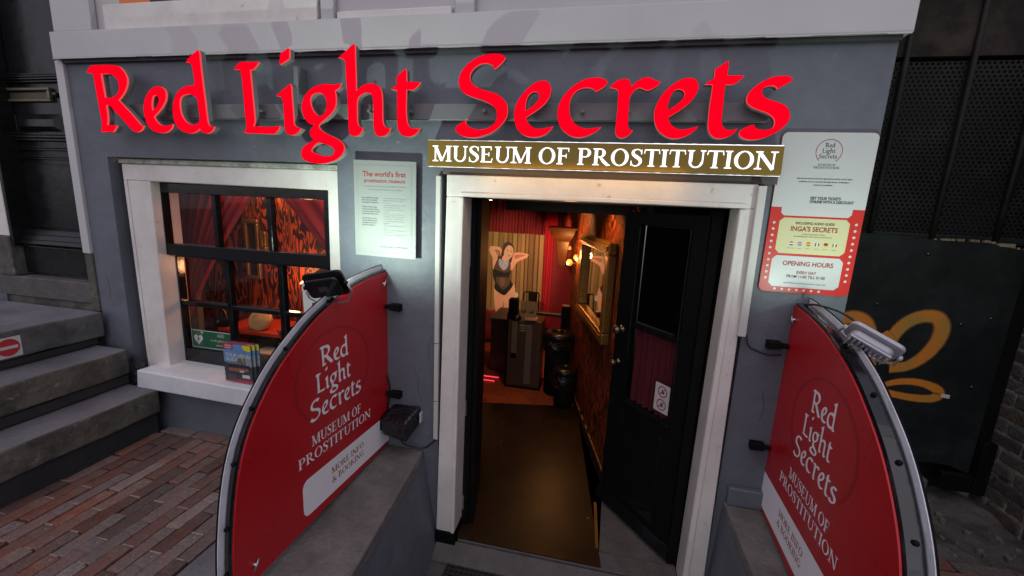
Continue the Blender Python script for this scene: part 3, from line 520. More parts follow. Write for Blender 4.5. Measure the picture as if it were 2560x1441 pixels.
# hairline cracks and old screw holes in the render
m = MB()
for pts in ([(-.83,.78),(-.845,.70),(-.838,.63)], [(-.93,.60),(-.90,.52),(-.905,.47),(-.88,.40)], [(.78,.70),(.80,.62),(.79,.55)], [(-2.98,.95),(-2.96,.85),(-2.975,.78)], [(-1.20,.80),(-1.18,.72),(-1.19,.66)]):
    m.tube([(x, .0002, z) for x, z in pts], .0016, 4)
m.build('hairline_crack', mat('crack_dark', (.05,.055,.065), .9), fac, kind='stuff')
m = MB()
for x, z in ((-.86,.86),(-.865,.835),(.75,1.0),(.76,.97),(-1.28,1.25),(-2.95,1.3),(.80,.30)):
    m.lathe([(.006,0),(.007,.0015),(.004,.002)], (x,-.0002,z), 8, (0,-1,0))
m.build('filled_screw_hole', GREYWALL, fac, kind='stuff')
# letter rail and the lit lettering
sg = thing('illuminated_letter_sign', 'big glowing red calligraphic letters reading Red Light Secrets on a grey rail', 'sign', (-1,0,1.77))
box('rail', mat('rail_grey', (.14,.145,.15), .5, var=.06), sg, -2.62, .62, -.040, -.001, 1.853, 1.924, bevel=.002)
for k, (nm, loops) in enumerate(GL):
    L = [[(x/1000, z/1000) for x, z in smooth_loop(lp, 4)] for lp in loops]
    vs, fs = curve_mesh(L, .0125)
    b_ = MB(); b_.add([(x, -.0830-z, zz) for x, zz, z in vs], fs); lt = b_.build('letter', LSIDE, sg)
    vs, fs = curve_mesh(L, .0050)
    b_ = MB(); b_.add([(x, -.1008-z, zz) for x, zz, z in vs], fs); b_.mi = [0 if len({round(vs[i][2],5) for i in g}) == 1 else 1 for g in fs]; b_.build('lit_face', [LFACE, LEDGE], lt)
    xs = [p[0] for p in L[0]]; cx = sum(xs)/len(xs)
    MB().box(cx-.006, cx+.006, -.0705, -.041, 1.88, 1.892).build('spacer', LSIDE, lt)
# bracket that carries the dot of the i
MB().box(-1.525,-1.503,-.069,-.002,1.925,2.09).build('dot_bracket', LSIDE, sg)

# gold sign
gs = thing('gold_lightbox_sign', 'gold lightbox with glowing white capitals reading MUSEUM OF PROSTITUTION above the door', 'sign', (-.07,0,1.64))
MB().quadxz([(-.825,1.641),(.689,1.643),(.687,1.754),(-.827,1.757)], -.070, -.0015).build('box', GOLD, gs, bevel=.0015)
for z0, z1, ya, yb in ((1.7575,1.7600,-.066,-.05),(1.6376,1.6395,-.0700,-.064)):
    m = MB(); n_ = 90; hh = [z0+.0004+.0014*random.random()**2 for _ in range(n_+1)]; xs_ = [-.824+i*1.510/n_ for i in range(n_+1)]
    for i in range(n_): m.hexa([(xs_[i],ya,z0),(xs_[i+1],ya,z0),(xs_[i+1],yb,z0),(xs_[i],yb,z0),(xs_[i],ya,hh[i]),(xs_[i+1],ya,hh[i+1]),(xs_[i+1],yb,hh[i+1]),(xs_[i],yb,hh[i])])
    m.build('light_leak', mat('light_leak', (.5,.5,.5), emit=(.9,.92,1), estr=1.3), gs, kind='stuff')
gw = [glyph(c)[0] for c in 'MUSEUM OF PROSTITUTION']; kx = 1.468/sum(gw); x = -.800
for ch, w_ in zip('MUSEUM OF PROSTITUTION', gw):
    if ch != ' ':
        m = MB(); serif_text(ch, x, x+w_*kx, 1.663, .070, lambda x,z,q: (x, -.0712-q, z), m); m.build('lit_capital', WFACE, gs)
    x += w_*kx

# added unseen strip lamp under the gold sign, for warm glow on the casing
gd = bpy.data.lights.new('underglow_fill', 'AREA'); gd.shape = 'RECTANGLE'; gd.size = .9; gd.size_y = .02; gd.energy = .50; gd.color = (1,.52,.11)
go = bpy.data.objects.new('underglow_fill', gd); COL.objects.link(go); go.location = (-.12, -.125, 1.636); go.rotation_euler = (rad(40),0,0); go.parent = gs; go.location -= gs.location

# ------------------------------------------------------------------ sash window
m = MB()
cz = wz1-.004
casing = MB()
casing.quadxz([(-2.795,.345),(-2.62,.345),(-2.610,1.519),(-2.805,1.519)], .040, .21)   # left jamb
casing.quadxz([(-1.448,.345),(-1.354,.345),(-1.354,1.519),(-1.440,1.519)], .040, .21)  # right jamb
casing.quadxz([(-2.805,1.5195),(-1.354,1.5105),(-1.354,1.615),(-2.805,1.615)], .040, .21)
win = thing('sash_window', 'white cased window with black small paned sashes, left of the doorway', 'window', (-2.08,.04,.3))
casing.build('casing', WHITE, win, bevel=.006, seg=2)
box('weather_strip', DIRTWHITE, win, -2.812, -1.354, .028, .06, 1.6155, 1.644, bevel=.005)
MB().quadxz([(-2.782,.345),(-2.764,.345),(-2.772,1.53),(-2.790,1.53)], .034, .041).build('casing_bead', WHITE, win, bevel=.003)
def sash(nm, x0, x1, z0, z1, y0, y1, cols, rows, panes, parent):
    f = MB(); px = [c for c in cols]; pz = [r for r in rows]
    f.box(x0, cols[0][0], y0, y1, z0, z1); f.box(cols[-1][1], x1, y0, y1, z0, z1)
    f.box(cols[0][0], cols[-1][1], y0, y1, z0, rows[0][0]); f.box(cols[0][0], cols[-1][1], y0, y1, rows[-1][1], z1)
    s_ = f.build(nm, BLACKP, parent, bevel=.003, seg=2)
    for a, b in zip(cols, cols[1:]): box('muntin', BLACKP, s_, a[1], b[0], y0+.003, y1-.003, rows[0][0], rows[-1][1], bevel=.004)
    for a, b in zip(rows, rows[1:]):
        for c in cols: box('muntin', BLACKP, s_, c[0]+.0005, c[1]-.0005, y0+.005, y1-.005, a[1], b[0], bevel=.004)
    for c in cols:
        for r in rows:
            t = random.uniform(-.0035,.0035); t2 = random.uniform(-.003,.003)
            MB().hexa([(c[0],y1-.016+t,r[0]),(c[1],y1-.016-t,r[0]),(c[1],y1-.013-t,r[0]),(c[0],y1-.013+t,r[0]),(c[0],y1-.016+t+t2,r[1]),(c[1],y1-.016-t+t2,r[1]),(c[1],y1-.013-t+t2,r[1]),(c[0],y1-.013+t+t2,r[1])]).build('pane', GLASS, s_)
    return s_
sash('upper_sash', -2.672, -1.478, 1.080, 1.514, .095, .145, [(-2.606,-2.254),(-2.227,-1.882),(-1.851,-1.507)], [(1.151,1.458)], 0, win)
sash('lower_sash', -2.682, -1.484, .362, 1.079, .1475, .197, [(-2.607,-2.257),(-2.225,-1.879),(-1.842,-1.532)], [(.462,.748),(.779,1.063)], 0, win)
MB().box(-2.672,-2.645,.096,.145,.352,1.079).build('inner_stop', WHITE, win)
# sill
MB().hexa([(-2.735,-.082,.262),(-1.30,-.082,.238),(-1.30,.15,.238),(-2.735,.15,.262),(-2.722,-.082,.378),(-1.30,-.082,.345),(-1.30,.21,.350),(-2.722,.21,.372)]).build('sill', mat('sill_white_paint', (.66,.66,.69), .35, var=.07, scale=7, bump=.15, c2=(.55,.55,.57)), win, bevel=.008, seg=2)

# ------------------------------------------------------------------ door casing, trunking
dc = thing('door_casing', 'white moulded timber casing around the open museum doorway', 'door frame', (-.07,0,-.4))
c = MB()
c.quadxz([(-.776,-.355),(-.669,-.355),(-.6565,1.5055),(-.745,1.5055)], -.030, .110)
c.quadxz([(.548,-.60),(.655,-.60),(.630,1.5055),(.567,1.5055)], -.030, .110)
c.quadxz([(-.745,1.506),(.630,1.506),(.628,1.607),(-.745,1.607)], -.030, .110)
c.build('casing', WHITE, dc, bevel=.005, seg=2)
c = MB(); c.quadxz([(-.688,-.355),(-.669,-.355),(-.657,1.5),(-.676,1.5)], -.036, -.0305); c.quadxz([(.550,-.58),(.574,-.58),(.591,1.5),(.568,1.5)], -.037, -.0305)
c.quadxz([(-.676,1.507),(.591,1.507),(.591,1.525),(-.676,1.525)], -.037, -.0305); c.build('bead', WHITE, dc, bevel=.003, seg=2)
MB().quadxz([(-.790,-.50),(-.655,-.50),(-.667,-.357),(-.780,-.357)], -.036, .112).build('black_plinth', BLACKM, dc, bevel=.003)
box('head_shade_strip', mat('head_shade_tone', (.09,.075,.075), .7), dc, -.77, .70, -.016, -.0015, 1.609, 1.640)  # dark tone painted in for the shade below the gold sign
tr = thing('cable_trunking', 'slim white cable trunking running down the left side of the door casing', 'trunking', (-.79,0,.2))
for z0, z1 in ((.20,.42),(.425,.745),(.75,1.60)):
    MB().quadxz([(-.803,z0),(-.779,z0),(-.779+.00*z1,z1),(-.803,z1)], -.022, -.0015).build('trunking_cover', PLASTICW, tr, bevel=.0015)
tr2 = thing('cable_trunking', 'slim white cable trunking ending halfway down the right side of the door casing', 'trunking', (.72,0,.95))
MB().quadxz([(.628,.955),(.660,.955),(.653,1.600),(.622,1.600)], -.053, -.0305).build('trunking_cover', PLASTICW, tr2, bevel=.0015)
# threshold
th = thing('threshold_stone', 'worn grey stone threshold below the open doorway', 'threshold', (-.05,-.1,-.4))
MB().hexa([(-.775,-.112,-.56),(.665,-.112,-.56),(.665,-.016,-.56),(-.775,-.016,-.56),(-.775,-.112,-.476),(.665,-.112,-.474),(.665,-.016,-.414),(-.775,-.016,-.416)]).build('sloping_slab', STONE, th, bevel=.006, seg=2)
MB().hexa([(-.655,-.009,-.56),(.545,-.009,-.56),(.545,.108,-.56),(-.655,.108,-.56),(-.655,-.009,-.409),(.545,-.009,-.407),(.545,.108,-.405),(-.655,.108,-.405)]).build('rear_slab', STONE, th, bevel=.003)
rm = thing('rubber_mat', 'black perforated rubber doormat at the bottom edge of the picture', 'doormat', (-.2,-.4,-.46))
m = MB()
for i in range(44):
    for j in range(9):
        X_, Y_ = -.66+i*.027, -.132-j*.027; h = .0085
        o_ = [(X_-.0135,Y_-.0135),(X_+.0135,Y_-.0135),(X_+.0135,Y_+.0135),(X_-.0135,Y_+.0135)]
        inn = [(X_-.0085,Y_-.0085),(X_+.0085,Y_-.0085),(X_+.0085,Y_+.0085),(X_-.0085,Y_+.0085)]
        z = -.474
        vs = [(x,y,z) for x,y in o_]+[(x,y,z) for x,y in inn]+[(x,y,z-h) for x,y in inn]
        m.add(vs, [(0,1,5,4),(1,2,6,5),(2,3,7,6),(3,0,4,7),(4,5,9,8),(5,6,10,9),(6,7,11,10),(7,4,8,11)])
m.build('mat_grid', RUBBER, rm, kind='stuff')

# ------------------------------------------------------------------ posters
ps = thing('wall_poster', 'white poster reading The world\'s first prostitution museum, between window and door', 'poster', (-1.07,-.03,1.18))
MB().quadxz([(-1.237,1.188),(-.902,1.184),(-.900,1.661),(-1.237,1.665)], -.034, -.027).build('board', POSTW, ps, bevel=.001)
for px_, pz_ in ((-1.20,1.22),(-.94,1.22),(-1.20,1.63),(-.94,1.63)): MB().box(px_-.008,px_+.008,-.0268,-.0012,pz_-.008,pz_+.008).build('standoff', STEEL, ps)
PF = lambda u, v: (u, -.0348, v)
m = MB(); put(m, text_geo("The world's first", .0345, 'CENTER', bold=.0006), lambda u,v: PF(-1.071+u, 1.586+v)); put(m, text_geo("prostitution museum", .0262, 'CENTER', bold=.0003), lambda u,v: PF(-1.069+u, 1.557+v))
m.build('red_heading', TEXTRED, ps)
m = MB(); put(m, text_geo("An intriguing 4-cup museum that takes you inside a", .0115, 'CENTER'), lambda u,v: PF(-1.069+u, 1.535+v)); put(m, text_geo("world that most of us have never visited", .0115, 'CENTER'), lambda u,v: PF(-1.069+u, 1.519+v))
m.build('subheading', TEXTGR, ps)
m = MB()
for k, s_ in enumerate(["Visit a brothel in its original","state in one of the oldest","monuments of Amsterdam","","A famous brothel, where","once the prostitute Chinese","Annie was murdered. A crime","that has never been solved","","You will visit the rooms,","read the inside stories of","prostitutes and learn all","about the profession"]):
    put(m, text_geo(s_, .0082, bold=.0002), lambda u,v,k=k: PF(-1.194+u, 1.479-k*.0113+v))
m.build('left_column', TEXTDK, ps)
m = MB()
for k, s_ in enumerate(["Enter the intriguing world of prostitution","Experience how it feels to sit 'behind","the window'","Explore the prostitution rooms and the","offices where the 'boss' works","Read the inside stories of prostitutes","themselves","Listen to the expert stories of Inga,","Amsterdam's most famous prostitute","Find yourself in a basic SM setting","Discover the neighbourhood through","guest-films","Read the erotic confessions of other","visitors","Share your own erotic confession with","the rest of the world","And many more from Red Light Secrets"]):
    put(m, text_geo(s_, .0074), lambda u,v,k=k: PF(-1.075+u, 1.479-k*.0113+v))
m.build('right_column', TEXTGR, ps)
m = MB(); put(m, text_geo("DO YOU DARE TO STEP INSIDE?", .0108), lambda u,v: PF(-1.099+u, 1.235+v)); m.build('footer', TEXTDK, ps)
m = MB()
for a in ((-1.216,-.924,1.640,1.6408),(-1.216,-.924,1.209,1.2098),(-1.216,-1.2152,1.2100,1.6398),(-.9248,-.924,1.2100,1.6398)): m.sheet([(a[0],a[2]),(a[1],a[2]),(a[1],a[3]),(a[0],a[3])], PF)
m.build('thin_border', TEXTGR, ps)

# opening hours board
hb = thing('opening_hours_board', 'red and white information board with ticket shaped panels and opening hours, right of the door', 'board', (.87,0,1.1))
def rrect(x0,x1,z0,z1,r,n=5,cor=(1,1,1,1)):
    o = []
    for (cx,cz,a0,k) in ((x1-r,z0+r,-90,cor[1]),(x1-r,z1-r,0,cor[2]),(x0+r,z1-r,90,cor[3]),(x0+r,z0+r,180,cor[0])):
        if k: o += [(cx+r*math.cos(rad(a0+90*i/n)), cz+r*math.sin(rad(a0+90*i/n))) for i in range(n+1)]
        else: o += [(x1 if cx > (x0+x1)/2 else x0, z1 if cz > (z0+z1)/2 else z0)]
    return o
def oct_(x0,x1,z0,z1,c_): return [(x0+c_,z0),(x1-c_,z0),(x1,z0+c_),(x1,z1-c_),(x1-c_,z1),(x0+c_,z1),(x0,z1-c_),(x0,z0+c_)]
hx0, hx1, hz0, hz1 = .694, 1.040, 1.160, 1.819
MB().prism(rrect(hx0,hx1,hz0,hz1,.022), FY(-.010), FY(-.0015)).build('board', HOURSRED, hb)
H = lambda k: (lambda u, v: (u, -.0104-k*.0004, v))
zs = 1.520
m = MB(); m.sheet(rrect(hx0+.0005,hx1-.0005,zs,hz1-.0005,.022,cor=(0,0,1,1)), H(0)); m.sheet([(hx0+.040,zs-.022),(hx0+.052,zs-.034),(hx1-.056,zs-.034),(hx1-.044,zs-.022),(hx1-.044,zs+.001),(hx0+.040,zs+.001)], H(1))
m.build('white_field', PANELW, hb)
m = MB(); m.sheet(oct_(hx0+.040,hx1-.044,1.328,1.478,.016), H(1)); m.build('cream_ticket', CREAM, hb)
m = MB(); m.sheet(oct_(hx0+.034,hx1-.042,1.184,1.318,.016), H(1)); m.build('white_ticket', PANELW, hb)
m = MB()
def disc(cx, cz, r, n=14): return [(cx+r*math.cos(2*math.pi*i/n), cz+r*math.sin(2*math.pi*i/n)) for i in range(n)]
for k in range(10):
    m.sheet(disc(hx0+.020, 1.455-k*.0262, .0054), H(1)); m.sheet(disc(hx1-.021, 1.460-k*.0262, .0054), H(1))
for k in range(7): m.sheet(disc(hx0+.063+k*.0285, 1.1735, .0054), H(1))
m.build('bulb_dots', PANELW, hb)
cx = (hx0+hx1)/2+.005
m = MB()
arc = [(cx+.047*math.cos(rad(t)), 1.745+.047*math.sin(rad(t))) for t in range(-52, 233, 8)]
for q in brush(arc, [.0022]*len(arc)): m.sheet(q, H(2))
m.build('ring', TEXTRED, hb)
m = MB()
for w, a, b, z in (('Red',-.018,.019,1.762),('Light',-.025,.023,1.740),('Secrets',-.034,.032,1.718)):
    put(m, curve_mesh(word_in(w, cx+a, cx+b, z)), H(2))
m.build('logo_words', TEXTDK, hb)
m = MB(); serif_text('MUSEUM OF', cx-.032, cx+.032, 1.690, .0070, lambda x,z,q: (x,-.0113-q,z), m); serif_text('PROSTITUTION', cx-.047, cx+.047, 1.678, .0085, lambda x,z,q: (x,-.0113-q,z), m)
for k, s_ in enumerate(["Discover the secrets of the Red Light District and the world's oldest","profession at the one and only Red Light Secrets, Amsterdam's","museum of prostitution."]): put(m, text_geo(s_, .0072, 'CENTER', bold=.0002), lambda u,v,k=k: H(2)(cx+u, 1.636-k*.0125+v))
m.build('small_print', TEXTDK, hb, kind='stuff'); m = MB()
put(m, text_geo("GET YOUR TICKETS", .0152, bold=.0005, sx=.82), lambda u,v: H(3)(cx-.038+u, 1.555+v)); put(m, text_geo("ONLINE WITH A DISCOUNT", .0152, bold=.0005, sx=.82), lambda u,v: H(3)(cx-.038+u, 1.541+v))
put(m, text_geo("INCLUDING AUDIO GUIDE", .0140, 'CENTER', bold=.0004, sx=.85), lambda u,v: H(3)(cx+u-.004, 1.452+v))
m.build('dark_heading', TEXTDK, hb, kind='stuff'); m = MB()
put(m, text_geo("12 REAL LIFE AUDIO STORIES", .0075, 'CENTER', sx=.9), lambda u,v: H(3)(cx+u-.004, 1.409+v)); put(m, text_geo("BY AMSTERDAM'S MOST FAMOUS PROSTITUTE", .0075, 'CENTER', sx=.9), lambda u,v: H(3)(cx+u-.004, 1.399+v))
for k, s_ in enumerate(["NEDERLANDS","ENGLISH","ESPAÑOL","FRANÇAIS","DEUTSCH","ITALIANO"]): put(m, text_geo(s_, .0042, 'CENTER'), lambda u,v,k=k: H(3)(cx-.080+k*.0325+u, 1.350+v))
put(m, text_geo("FROM 11:00 TILL 01:00", .0168, 'CENTER', bold=.0003, sx=.9), lambda u,v: H(3)(cx+u-.004, 1.226+v))
put(m, text_geo("LAST ADMISSION 60 MINUTES BEFORE CLOSING TIME", .0075, 'CENTER', sx=.9), lambda u,v: H(3)(cx+u-.004, 1.200+v))
m.build('dark_lettering', TEXTDK, hb, kind='stuff')
m = MB(); put(m, text_geo("INGA'S SECRETS", .0272, 'CENTER', bold=.0006, sx=.9), lambda u,v: H(3)(cx+u-.004, 1.424+v))
put(m, text_geo("OPENING HOURS", .0268, 'CENTER', bold=.0006, sx=.9), lambda u,v: H(3)(cx+u-.004, 1.278+v)); put(m, text_geo("EVERY DAY", .0165, 'CENTER', bold=.0004, sx=.9), lambda u,v: H(3)(cx+u-.004, 1.244+v))
m.build('red_lettering', TEXTRED, hb, kind='stuff')
FL = [((.4,.02,.02),(.6,.6,.6),(.02,.05,.3),0),((.35,.1,.3),(.4,.3,.5),(.35,.1,.3),0),((.4,.03,.02),(.6,.4,.02),(.4,.03,.02),0),((.02,.05,.3),(.6,.6,.6),(.4,.02,.02),1),((.01,.01,.01),(.4,.02,.02),(.6,.4,.02),0),((.02,.25,.06),(.6,.6,.6),(.4,.02,.02),1)]
for k, (a_, b_, c_, vert) in enumerate(FL):
    fx, fz, r_ = cx-.080+k*.0325, 1.371, .0085
    ms_ = [mat('flag_%s' % ''.join('%02x' % int(t*255) for t in q), q, .5, var=0) for q in (a_, b_, c_)]
    m = MB()
    for i, (lo, hi) in enumerate(((1/3,1),(-1/3,1/3),(-1,-1/3))):
        pts = []; N_ = 5
        for j in range(N_+1):
            t = lo+(hi-lo)*j/N_; pts.append((math.sqrt(max(0,1-t*t)), t))
        for j in range(N_, -1, -1):
            t = lo+(hi-lo)*j/N_; pts.append((-math.sqrt(max(0,1-t*t)), t))
        pts = [p for n_, p in enumerate(pts) if p != pts[n_-1]]
        if vert: pts = [(-p[1], p[0]) for p in pts]
        m.sheet([(fx+p[0]*r_, fz+p[1]*r_) for p in pts], H(3), i)
    m.build('flag', ms_, hb)

# ------------------------------------------------------------------ quarter-round signs
PROF = [(.000,1.105),(.109,1.099),(.254,1.083),(.382,1.057),(.548,1.002),(.660,.945),(.777,.868),(.867,.780),(.935,.685),(.978,.580),(1.008,.445),(1.028,.290),(1.032,.146)]
def arc_pts(off=0, k=4):
    out = []
    pts = [( -.06,1.106)]+PROF+[(1.03,.02)]
    for i in range(1, len(pts)-2):
        for j in range(k):
            t = j/k; t2, t3 = t*t, t*t*t; p = pts[i-1:i+3]
            out.append(tuple(.5*(2*p[1][c]+(p[2][c]-p[0][c])*t+(2*p[0][c]-5*p[1][c]+4*p[2][c]-p[3][c])*t2+(3*p[1][c]-p[0][c]-3*p[2][c]+p[3][c])*t3) for c in (0,1)))
    out.append(PROF[-1])
    if off:
        r_ = []
        for i, p in enumerate(out):
            a, b = out[max(i-1,0)], out[min(i+1,len(out)-1)]; dx, dy = b[0]-a[0], b[1]-a[1]; l = math.hypot(dx,dy)
            r_.append((p[0]-(dy/l)*off, p[1]+(dx/l)*off))
        out = r_
    return out
def quarter_sign(label, X0, yw, side):
    """side=+1: printed face looks towards +X (left sign); side=-1: towards -X (right sign)"""
    t = thing('quarter_round_sign', label, 'sign', (X0, 0, 0), yw, 'quarter round signs flanking the steps')
    def P(d):      # d = distance behind the printed face
        return lambda u, v, q=0: (-side*(d)+side*q, -u, v)
    tmp = MB(); front = arc_pts(0); body = front+[(0,.124)]
    tmp.prism(body, P(0), P(.006)); o = tmp.build('front_panel', SIGNRED, t, local=True)
    # rim band with lip
    RD = .027 if side > 0 else .052
    a, b = arc_pts(.004), arc_pts(.012); m = MB(); n_ = len(a)
    for q, (i0, i1) in enumerate(((.0065,RD),)):
        vs = [P(i0)(*p) for p in a]+[P(i1)(*p) for p in a]+[P(i0+.003)(*p) for p in b]+[P(i1-.003)(*p) for p in b]
        fs = []
        for i in range(n_-1):
            fs += [(i,i+1,i+1+2*n_,i+2*n_),(i+2*n_,i+1+2*n_,i+1+3*n_,i+3*n_),(i+3*n_,i+1+3*n_,i+1+n_,i+n_),(i+n_,i+1+n_,i+1,i)]
        m.add(vs, fs)
    m.build('rim', RIM, t, local=True, smooth=False)
    m = MB(); m.prism(arc_pts(.033)+[(0,.105)], P(RD+.001), P(RD+.009)); m.build('back_panel', RIMW, t, local=True)
    e_ = MB(); oo = arc_pts(.034)
    e_.tube([P(RD+.006)(*p) for p in oo], .0028, 6); e_.build('back_panel_edge', BLACKM, t, local=True)
    # bolts
    for k in ((14,22,29,35,41,45) if side > 0 else (13,19,25,31,37,43)):
        p = b[k]; q = b[k+1]; dx, dy = q[0]-p[0], q[1]-p[1]; l = math.hypot(dx,dy); n2 = (-dy/l, dx/l)
        c = Vector(P(RD*.58)(*p)); ax = Vector((0, -n2[0], n2[1]))
        m = MB(); m.lathe([(.0075,-.002),(.0075,.005),(.005,.009),(.001,.010)], c, 10, ax); m.build('bolt', BLACKM, t, local=True, smooth=True)
    # print, text slopes 1 in 16
    k_ = .0
    Cx = .455 if side > 0 else .440
    def T(x, z, q=0): # x along the reading direction, 0 = text centre
        u = Cx-x if side > 0 else Cx+x
        zz = z+.065*(u-Cx)
        return (side*(.0006+q), -u, zz)
    m = MB(); ring = [(.002+.258*math.cos(rad(a_)), .720+.205*math.sin(rad(a_))) for a_ in range(-40, 226, 6)]
    ws_ = [.010+.007*min(1,abs(i-22)/22) for i in range(len(ring))]
    for s_ in brush(ring, ws_): m.sheet(s_, lambda x,z: T(x,z))
    m.build('ring_print', SIGNDRED, t, local=True)
    for w, x0, x1, z in (('Red',-.107,.095,.779),('Light',-.140,.107,.672),('Secrets',-.180,.187,.562)):
        m = MB(); put(m, curve_mesh(word_in(w, x0, x1, z)), lambda u,v: T(u,v,.0002)); m.build('printed_word', PRINTW, t, local=True)
    m = MB(); serif_text('MUSEUM OF', -.178, .185, .458, .045, lambda x,z,q: T(x,z,.0002+q), m); m.build('printed_line', PRINTW, t, local=True)
    m = MB(); serif_text('PROSTITUTION', -.262, .268, .395, .045, lambda x,z,q: T(x,z,.0002+q), m); m.build('printed_line', PRINTW, t, local=True)
    m = MB()
    st_ = rrect(-.245, .60, .172, .335, .035, cor=(1,0,0,1))
    st_ = [(min(x,.4545 if side > 0 else 99), z) for x, z in st_]
    if side > 0: sp_ = [(x, z) for x, z in st_]; m.sheet(sp_, lambda x,z: T(x,z-.004))
    else: m.sheet([(max(-.4395,-x), z) for x, z in st_][::-1], lambda x,z: T(x,z-.004))
    m.build('white_band', PRINTW, t, local=True)
    m = MB()
    ox = -.06 if side > 0 else -.205
    serif_text('MORE INFO', ox, ox+.258, .262, .030, lambda x,z,q: T(x,z,.0003+q), m)
    serif_text('& BOOKING', ox, ox+.258, .217, .030, lambda x,z,q: T(x,z,.0003+q), m)
    m.build('band_lettering', TEXTRED, t, local=True)
    # fixings: through bolts with hooks
    for u, v in ((.045,1.050),(.955,.215)):
        m = MB(); m.tube([P(-.018)(u,v), P(.01)(u,v)], .006, 8); m.tube([P(-.012)(u-.012,v+.016), P(-.016)(u,v+.006), P(-.013)(u+.012,v-.016)], .0035, 6); m.build('fixing', STEEL, t, local=True, smooth=True)
    # wall brackets
    for v in (.435,.925):
        m = MB(); s2 = -side
        m.tube([(side*.004, -.028, v), (side*.05, -.028, v)], .012, 10)
        m.hexa([(side*.030,-.045,v-.014),(side*.088,-.040,v-.022),(side*.088,-.002,v-.022),(side*.030,-.002,v-.014),(side*.030,-.045,v+.016),(side*.088,-.040,v+.016),(side*.088,-.002,v+.016),(side*.030,-.002,v+.016)])
        m.lathe([(.007,0),(.007,.006),(.002,.009)], (side*.062,-.041,v), 8, (0,-1,0))
        m.build('bracket', BLACKM, t, local=True, bevel=.005)
    return t
sL = quarter_sign('red quarter circle sign left of the steps, printed face turned right, floodlight on its top', -1.08, 0, 1)
sR = quarter_sign('red quarter circle sign right of the steps, printed face turned left, black riveted rim', .85, -rad(4.6), -1)

# ------------------------------------------------------------------ floodlights
def floodlight(label, loc, aim, long_, body, power, beam, size=(.20,.125), fins=True):
    z = -Vector(aim).normalized(); x = Vector(long_); x = (x-z*x.dot(z)).normalized(); y = z.cross(x)   # lens looks along -z
    mt = Matrix((x, y, z)).transposed().to_4x4(); mt.translation = Vector(loc)
    t = thing('floodlight', label, 'lamp', loc, 0, 'floodlights clamped on the signs'); t.rotation_euler = mt.to_euler()
    w, h = size; P = lambda d: (lambda u, v: (u, v, d))
    m = MB(); m.prism(rrect(-w/2, w/2, -h/2, h/2, .022), P(-.004), P(.010)); m.build('bezel', body, t, local=True, bevel=.003, seg=2)
    m = MB(); m.prism(rrect(-w/2+.016, w/2-.016, -h/2+.012, h/2-.018, .02), P(.0105), P(.036)); bd = m.build('housing', body, t, local=True, bevel=.007, seg=2)
    if fins:
        for i in range(9):
            u = -.054+i*.0135; MB().box(u-.002,u+.002,-h/2+.014,.008+.010*math.sin(i*.9),.0362,.050).build('fin', body, t, local=True, bevel=.001)
        MB().box(-.060,.060,.020,.026,.0362,.045).build('fin', body, t, local=True, bevel=.002)
    else:
        MB().box(-.02,.022,-.018,.006,.0362,.0368).build('rating_label', mat('rating_label', (.03,.03,.03), .6), t, local=True)
    MB().prism(rrect(-w/2+.014, w/2-.014, -h/2+.014, h/2-.014, .014), P(-.0042), P(-.0062)).build('lens', LAMPGLASS, t, local=True)
    m = MB(); m.tube([(-w/2-.004,0,.01),(-w/2-.010,-.05,.012),(-w/2+.03,-h/2-.035,.012),(w/2-.03,-h/2-.035,.012),(w/2+.010,-.05,.012),(w/2+.004,0,.01)], .0045, 6); m.build('bracket', STEEL, t, local=True, smooth=True)
    for s_ in (-1,1): MB().lathe([(.009,0),(.009,.008),(.004,.012)], (s_*(w/2-.001),0,.012), 10, (s_,0,0)).build('knob', body, t, local=True)
    ld = bpy.data.lights.new('flood_beam', 'SPOT'); ld.energy = power; ld.spot_size = rad(178); ld.spot_blend = 1; ld.shadow_soft_size = .012; ld.color = (.78,1,.85)
    lo = bpy.data.objects.new('flood_beam', ld); COL.objects.link(lo); lo.parent = t; lo.location = (0,0,-.02)
    lo.rotation_euler = (mt.to_3x3().inverted() @ Vector(beam).normalized()).to_track_quat('-Z','Y').to_euler()
    return t
floodlight('black floodlight clamped on top of the left sign, aimed at the wall', (-1.113,-.452,1.115), (-.12,.90,.38), (.88,.32,.30), BLACKP, 27, (.06,.46,.88), fins=False, size=(.185,.118))
floodlight('pale grey finned floodlight clamped on the rim of the right sign', (.895,-.475,1.100), (.56,.42,.62), (.30,-.62,-.74), LAMPGREY, 10, (.08,.34,.93), size=(.155,.092))
